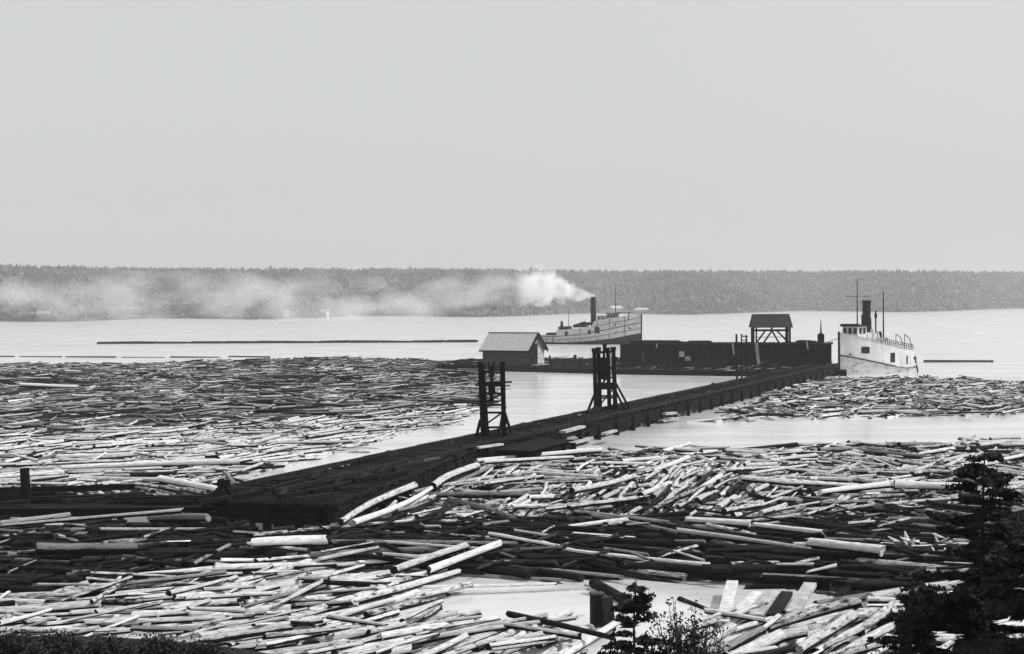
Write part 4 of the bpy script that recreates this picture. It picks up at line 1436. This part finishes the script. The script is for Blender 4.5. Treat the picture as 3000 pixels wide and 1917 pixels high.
MB().box((20.6, 0, 8.42), (3.4, 3.4, .18)).build('pilothouse_roof', M_black, ph)
for x_ in (19.7, 20.6, 21.5):
    MB().box((x_, SG * 1.42, 7.75), (.6, .05, .8)).build('window', M_glass, ph)
MB().box((24.0, 0, 8.6), (3.6, 3.6, .14)).build('awning', M_black, t)
for x_ in (22.6, 25.4):
    MB().cyl((x_, SG * 1.6, 6.4), (x_, SG * 1.6, 8.6), .08, .08, 6).build('awning_post', M_black, t)
MB().box((13.0, SG * -.9, 5.6), (2.2, 1.2, .8)).build('lifeboat', M_hulldark, t)
q = MB().box((17.8, 0, 7.0), (2.6, 3.4, 1.3)); q.build('cabin', M_offwhite, t)
MB().box((17.8, 0, 7.72), (3.0, 3.8, .12)).build('cabin_roof', M_hulldark, t)
for x_ in (17.1, 18.3):
    MB().box((x_, SG * 1.73, 7.1), (.5, .05, .55)).build('window', M_glass, t)
q = MB(); q.cyl((25.2, 0, 7.5), (25.2, 0, 10.6), .07, .04, 6); q.build('flagstaff', M_black, t)
# deck clutter: winch, boiler casing, vents
q = MB(); q.box((6.9, 0, 4.4), (2.8, 3.2, .9)); q.cyl((6.3, SG * 1.2, 4.6), (6.3, SG * 1.2, 6.4), .5, .3, 10); q.build('winch_house', M_hulldark, t)
q = MB(); q.box((11.2, 0, 5.0), (3.2, 2.6, .8)); q.cyl((9.8, .4, 5.0), (12.8, -.4, 5.9), .5, .45, 10); q.build('boiler_casing', M_hulldark, t)
q = MB(); q.cyl((13.8, SG * 1, 4.6), (13.8, SG * 1, 5.6), .22, .2, 8); q.cyl((13.8, SG * 1, 5.5), (14.2, SG * 1, 5.9), .22, .38, 8); q.build('cowl_vent', M_hulldark, t)
rl = MB()
for i in range(16):
    s_ = 5.6 + i * .62
    rl.cyl((s_, SG * (halfS(s_, 3) - .1), topS(s_)), (s_, SG * (halfS(s_, 3) - .1), topS(s_) + .8), .04, .04, 5)
for i in range(15):
    s_ = 5.6 + i * .62
    rl.cyl((s_, SG * (halfS(s_, 3) - .1), topS(s_) + .8), (s_ + .62, SG * (halfS(s_ + .62, 3) - .1), topS(s_ + .62) + .8), .04, .04, 5)
rl.build('railing', M_tar2, t)

# ------------------------------------------------------------------ log booms far out
def boom(x1, y1, x2, y2, thick, label, rows_=1, grp=None):
    a, b = P(x1, y1), P(x2, y2)
    mid = (a + b) / 2
    m_ = MB(); dv_ = (b - a); n_ = max(1, int(dv_.length / 9)); u = dv_.normalized(); side = Vector((-u.y, u.x, 0))
    for r_ in range(rows_):
        for i in range(n_):
            p0 = a + dv_ * (i / n_) + side * (r_ * thick * 1.6 + rnd.uniform(-.1, .2)) - mid
            p1 = a + dv_ * ((i + .93 + rnd.uniform(-.05, .05)) / n_) + side * (r_ * thick * 1.6 + rnd.uniform(-.1, .2)) - mid
            p0.z = p1.z = thick * rnd.uniform(.0, .35) * .6
            m_.cyl(p0, p1, thick / 2 * rnd.uniform(.7, 1.2), thick / 2 * rnd.uniform(.7, 1.1), 8)
    o = m_.build('log_boom', M_tar2); o.location = mid
    tag(o, label, 'log boom', grp)
    return o
GB = 'short boom sections at far left'
boom(285, 1008, 1400, 1003, .9, 'very long dark boom stretching across the lake left of the steamer', 4)
boom(-150, 1044, 52, 1046, .42, 'boom section cut off by the left edge', 1, GB)
boom(58, 1046, 186, 1047, .42, 'boom section second from the left edge', 1, GB)
boom(192, 1047, 345, 1048, .42, 'boom section third from the left edge', 1, GB)
boom(355, 1048, 490, 1048, .22, 'thinnest boom section, in the middle of the short ones', 1, GB)
boom(498, 1048, 662, 1048, .42, 'boom section left of the thickest short one', 1, GB)
boom(670, 1046, 803, 1048, .6, 'thickest short boom section, touching the far left raft', 1, GB)
boom(2706, 1061, 2930, 1061, .55, 'dark straight boom floating right of the tug stern')

# ------------------------------------------------------------------ near posts and splintered wood
a = P(1750, 1836)
t = thing('square_post', 'short square dark post with a pale edge standing in the white water', 'post', tuple(a), R(12))
q = MB().box((0, 0, .25), (.42, .38, 1.7)); q.build('shaft', M_tar2, t)
MB().box((.235, -.02, .25), (.05, .3, 1.66)).build('pale_edge_board', M_pale, t)
MB().box((0, 0, 1.13), (.46, .42, .06)).build('cap', M_grey, t)
a = P(1792, 1846)
o = MB().beam((0, 0, -.3), (-.15, .1, 1.1), .36, .3).build('wooden_stump', M_bark); o.location = a
tag(o, 'leaning dark stump right beside the short square post', 'stump')
def splinter(px, py, sc_, label, seed):
    q = random.Random(seed); b = P(px, py, .45)
    m_ = MB()
    for i in range(9):
        a_ = q.uniform(0, 6.28); l = q.uniform(.3, 1.0) * sc_; up = q.uniform(-.1, .9) * sc_
        c_ = Vector((q.uniform(-.3, .3), q.uniform(-.3, .3), 0)) * sc_
        e_ = c_ + Vector((math.cos(a_) * l, math.sin(a_) * l, up))
        m_.cyl(c_, e_, .22 * sc_ * q.uniform(.6, 1.1), .03, 7, jit=.5)
    m_.cyl((-.5 * sc_, 0, 0), (.5 * sc_, 0, .15), .28 * sc_, .22 * sc_, 9, jit=.3)
    o = m_.build('splintered_stump', M_root); o.location = b
    tag(o, label, 'stump', 'bleached root stumps in the log field')
splinter(2665, 1605, .85, 'largest white splintered stump left of the tall spruce', 3)
splinter(2745, 1602, .55, 'small white splintered stump between the largest one and the tall spruce', 4)
splinter(2760, 1640, .6, 'low white splintered stump just below the other two by the spruce', 5)
splinter(1550, 1425, .6, 'white root stump on the upper left of the log jam', 6)

# ------------------------------------------------------------------ foreground spruces and shrubs
def spruce(base, h, rad, seed, label, dens=1.0, grp='young spruces in the foreground'):
    q = random.Random(seed)
    t = thing('spruce_tree', label, 'tree', base, 0, grp)
    tk = MB(); seg = 7
    for i in range(seg):
        tk.cyl((.03 * math.sin(i), 0, h * i / seg), (.03 * math.sin(i + 1), 0, h * (i + 1) / seg), .10 * h / 8 * (1 - i / seg) + .012, .10 * h / 8 * (1 - (i + 1) / seg) + .01, 8)
    tk.build('trunk', M_bark, t)
    cr = MB()
    nl = int(h / .15)
    for i in range(nl):
        u = i / nl
        z = h * (.06 + .93 * u)
        R_ = (rad * (1 - u) ** .68 + .12) * (.8 + .35 * abs(math.sin(i * 1.7 + seed)))
        nb = q.randint(4, 6)
        for b in range(nb):
            if q.random() < .32 and u < .8: continue
            a_ = q.uniform(0, 6.283)
            l = R_ * q.uniform(.55, 1.12)
            droop = -.18 * l + q.uniform(-.1, .25) * l
            d_ = Vector((math.cos(a_), math.sin(a_), 0))
            p0 = Vector((0, 0, z)); p1 = p0 + d_ * l + Vector((0, 0, droop + .15 * l))
            cr.cyl(p0, p1, .012 + .006 * l, .004, 4)
            side = Vector((-d_.y, d_.x, 0))
            nt_ = max(7, int(l / .04 * dens))
            for k in range(nt_):
                f = (k + .5) / nt_
                if f < .12: continue
                c_ = p0.lerp(p1, f)
                for sg in (-1, 1):
                    tw = (.07 + .30 * l * (1 - f)) * q.uniform(.6, 1.25)
                    tw = min(tw, .35)
                    tip = c_ + side * (sg * tw) + d_ * (tw * .7) + Vector((0, 0, q.uniform(-.08, .04)))
                    wv = Vector((0, 0, .05 + .03 * q.random())) if q.random() < .5 else d_ * .06
                    cr.add([c_ - wv, c_ + wv, tip], [(0, 1, 2)])
                    if q.random() < .6:
                        m2_ = c_.lerp(tip, .5)
                        up_ = Vector((q.uniform(-.03, .03), q.uniform(-.03, .03), q.uniform(.03, .08)))
                        cr.add([m2_, m2_ + d_ * .05 * q.uniform(.5, 1.5) + up_, m2_ + side * .04 * sg], [(0, 1, 2)])
    cr.build('crown', M_foliage, t)
    return t
def shrub(base, wd, h, n, seed, label, leaf=.07, m=M_leaf, grp='shrubs on the near bank'):
    q = random.Random(seed)
    t = thing('shrub', label, 'shrub', base, 0, grp)
    st_ = MB(); lf = MB()
    for i in range(n):
        a_ = q.uniform(0, 6.283); rr = wd * math.sqrt(q.random())
        tip = Vector((math.cos(a_) * rr, math.sin(a_) * rr * .6, h * q.uniform(.55, 1.0) * (1 - .45 * (rr / wd) ** 2)))
        b0 = Vector((tip.x * .35, tip.y * .35, -.3))
        st_.cyl(b0, tip, .02, .005, 4)
        for k in range(int(46 * (.5 + q.random()))):
            c_ = b0.lerp(tip, q.uniform(.35, 1.0)) + Vector((q.gauss(0, .10), q.gauss(0, .10), q.gauss(0, .08)))
            u = Vector((q.uniform(-1, 1), q.uniform(-1, 1), q.uniform(-1, 1))).normalized() * leaf * q.uniform(.5, 1.6)
            v_ = u.cross(Vector((q.uniform(-1, 1), q.uniform(-1, 1), q.uniform(-1, 1)))).normalized() * leaf * .3
            lf.add([c_ - u * .5, c_ + v_, c_ + u * .7, c_ - v_], [(0, 1, 2, 3)])
    st_.build('stems', M_bark, t); lf.build('foliage', m, t)
    return t
def at(px, Y, z):
    return ((px - 1500) / F * Y, Y, z)
# tall spruce at right
def tipz(px, py, Y): return PD(px, py, Y).z
Yt = 23.0; b = at(2882, Yt, bank_z((2882 - 1500) / F * Yt, Yt) - .1)
spruce(b, tipz(2880, 1312, Yt) - b[2], 1.9, 11, 'tall black spruce at the right edge, rising above the log field', 1.0)
Yt = 24.5; b = at(2700, Yt, bank_z((2700 - 1500) / F * Yt, Yt) - .1)
spruce(b, tipz(2700, 1690, Yt) - b[2], 1.35, 12, 'lower spruce left of the tall one at the right edge')
Yt = 21.0; b = at(3040, Yt, bank_z((3040 - 1500) / F * Yt, Yt) - .1)
spruce(b, tipz(3040, 1520, Yt) - b[2], 2.2, 13, 'spruce cut off by the right edge beside the tall one')
Yt = 26.0; b = at(1857, Yt, bank_z((1857 - 1500) / F * Yt, Yt) - .1)
spruce(b, tipz(1857, 1700, Yt) - b[2], .95, 14, 'small thin spruce in the middle of the foreground', .9)
Yt = 27.5; b = at(2010, Yt, bank_z((2010 - 1500) / F * Yt, Yt) - .1)
shrub((b[0], b[1], b[2]), .95, tipz(2000, 1725, Yt) - b[2], 120, 21, 'dark leafy shrub just right of the small thin spruce', .08, M_foliage)
Yt = 24; 
for i, (px, py, wd, n, lab) in enumerate((
        (1790, 1850, .5, 34, 'leafy shrub just left of the small thin spruce'),
        (2080, 1868, .6, 40, 'low leafy shrub between the middle shrub and the thickest white log'),
        (2560, 1880, .7, 34, 'loose leafy shrub at the bottom edge, left one of the right hand group'),
        (2690, 1848, .8, 60, 'leafy shrub at the bottom edge under the lower spruce'),
        (2850, 1838, .9, 70, 'dense leafy shrub at the foot of the tall spruce'),
        (2980, 1800, .9, 60, 'leafy shrub filling the lower right corner'))):
    Y = Yt + (i % 3) * 1.3
    bz_ = bank_z((px - 1500) / F * Y, Y) - .1
    shrub(at(px, Y, bz_), wd, tipz(px, py, Y) - bz_, n, 30 + i, lab)
for i, (px, py) in enumerate(((30, 1845), (150, 1850), (300, 1862), (440, 1862), (570, 1866))):
    Y = 33 + (i % 2)
    bz_ = bank_z((px - 1500) / F * Y, Y) - .1
    shrub(at(px, Y, bz_), .75, tipz(px, py, Y) - bz_, 120, 50 + i, ('low dark bush in the lower left corner', 'low dark bush second from the lower left corner', 'low dark bush in the middle of the lower left bank', 'low dark bush fourth from the left on the lower left bank', 'low dark bush at the right end of the lower left bank')[i], .09, M_foliage)

# ------------------------------------------------------------------ smoke and haze
def smoke():
    """one long plume: a lumpy closed body filled with uneven smoke"""
    fx = stS.x + dv.x * 15; fy = stS.y + dv.y * 15
    m_ = MB(); n = 18
    prof = [(-.5, 13.1, .8), (2, 13.6, 2.2), (5, 14.6, 4.4), (9, 15.8, 6.2), (14, 16.6, 7.4), (20, 16.6, 7.8), (28, 16.0, 7.9), (38, 15.2, 7.9), (52, 14.6, 8), (70, 14.4, 8), (95, 14.4, 8), (125, 14.4, 8), (150, 14.4, 8), (168, 14.4, 6), (174, 14.4, 1)]
    for (dx, z, r) in prof:
        for k in range(n):
            a_ = 2 * math.pi * k / n
            rr = r * (1 + .12 * nz(dx * .2, k))
            m_.v.append((-dx, rr * math.cos(a_) * 1.1 + dx * .12, z + rr * math.sin(a_)))
    for i in range(len(prof) - 1):
        for k in range(n):
            k2 = (k + 1) % n
            m_.f.append((i * n + k, i * n + k2, (i + 1) * n + k2, (i + 1) * n + k)); m_.m.append(0)
    m_.f.append(tuple(reversed(range(n)))); m_.m.append(0)
    m_.f.append(tuple(range((len(prof) - 1) * n, len(prof) * n))); m_.m.append(0)
    mt = bpy.data.materials.new('smoke'); mt.use_nodes = True
    nt = mt.node_tree; L = nt.links
    for nd in list(nt.nodes): nt.nodes.remove(nd)
    o_ = nt.nodes.new('ShaderNodeOutputMaterial'); pv = nt.nodes.new('ShaderNodeVolumePrincipled')
    pv.inputs['Color'].default_value = (.97, .97, .97, 1); pv.inputs['Anisotropy'].default_value = .0
    tc = nt.nodes.new('ShaderNodeTexCoord')
    sx = nt.nodes.new('ShaderNodeSeparateXYZ'); L.new(tc.outputs['Object'], sx.inputs[0])
    def mth(op, a, b=None, c=None):
        n_ = nt.nodes.new('ShaderNodeMath'); n_.operation = op
        for i_, v_ in enumerate((a, b, c)):
            if v_ is None: continue
            if isinstance(v_, (int, float)): n_.inputs[i_].default_value = v_
            else: L.new(v_, n_.inputs[i_])
        return n_.outputs[0]
    def rng(v_, a, b, c, d_, smooth=False):
        n_ = nt.nodes.new('ShaderNodeMapRange')
        if smooth: n_.interpolation_type = 'SMOOTHSTEP'
        for i_, q_ in zip(('From Min', 'From Max', 'To Min', 'To Max'), (a, b, c, d_)): n_.inputs[i_].default_value = q_
        L.new(v_, n_.inputs['Value'])
        return n_.outputs[0]
    X, Y, Z = sx.outputs[0], sx.outputs[1], sx.outputs[2]
    D = mth('MULTIPLY', X, -1.0)
    rad = mth('ADD', rng(D, 0, 12, .7, 4.6), rng(D, 12, 60, 0, 2.4))
    zc = mth('ADD', rng(D, 0, 11, 13.1, 15.7, True), rng(D, 16, 60, 0, -2.8, True))
    yc = mth('MULTIPLY', X, -.12)
    dy = mth('DIVIDE', mth('SUBTRACT', Y, yc), rad); dz = mth('DIVIDE', mth('SUBTRACT', Z, zc), rad)
    dist = mth('SQRT', mth('ADD', mth('MULTIPLY', dy, dy), mth('MULTIPLY', dz, dz)))
    def nse(scale, det):
        mp = nt.nodes.new('ShaderNodeMapping'); mp.inputs['Scale'].default_value = scale
        L.new(tc.outputs['Object'], mp.inputs['Vector'])
        ns = nt.nodes.new('ShaderNodeTexNoise'); ns.inputs['Scale'].default_value = 1.0; ns.inputs['Detail'].default_value = det; ns.inputs['Roughness'].default_value = .6
        L.new(mp.outputs[0], ns.inputs['Vector'])
        return ns.outputs['Fac']
    puff = nse((.34, .34, .34), 3); roll = nse((.055, .07, .11), 4)
    # lumpy edge close to the funnel, broad wisps farther off
    edge = mth('SUBTRACT', mth('MULTIPLY_ADD', mth('SUBTRACT', puff, .5), 2.4, 1.0), dist)
    near = mth('MULTIPLY', rng(edge, 0, .22, 0, 1), rng(D, 8, 22, 1.1, .0, True))
    wisp = mth('SUBTRACT', roll, mth('ADD', rng(D, 10, 50, .38, .37), mth('MULTIPLY', mth('POWER', dist, 3.0), .11)))
    far = mth('MULTIPLY', mth('MULTIPLY', rng(wisp, 0, .22, 0, 1), rng(D, 8, 160, .095, .045)), rng(D, 9, 16, 0, 1))
    L.new(mth('ADD', near, far), pv.inputs['Density'])
    L.new(pv.outputs[0], o_.inputs['Volume'])
    o = m_.build('smoke', mt)
    bm = bmesh.new(); bm.from_mesh(o.data); bmesh.ops.recalc_face_normals(bm, faces=bm.faces); bm.to_mesh(o.data); bm.free()
    o.location = (fx, fy, 0)
    tag(o, 'white smoke plume drifting left from the steamer funnel along the far shore', 'smoke', kind='stuff')
smoke()

def haze():
    mt = bpy.data.materials.new('haze'); mt.use_nodes = True
    nt = mt.node_tree
    for nd in list(nt.nodes): nt.nodes.remove(nd)
    o_ = nt.nodes.new('ShaderNodeOutputMaterial'); pv = nt.nodes.new('ShaderNodeVolumePrincipled')
    pv.inputs['Color'].default_value = (.95, .95, .96, 1)
    pv.inputs['Density'].default_value = .0002
    nt.links.new(pv.outputs[0], o_.inputs['Volume'])
    o = MB().box((0, 4480, 38), (10400, 9100, 82)).build('haze', mt)
    tag(o, 'pale summer haze hanging over the lake', 'haze', kind='stuff')
haze()
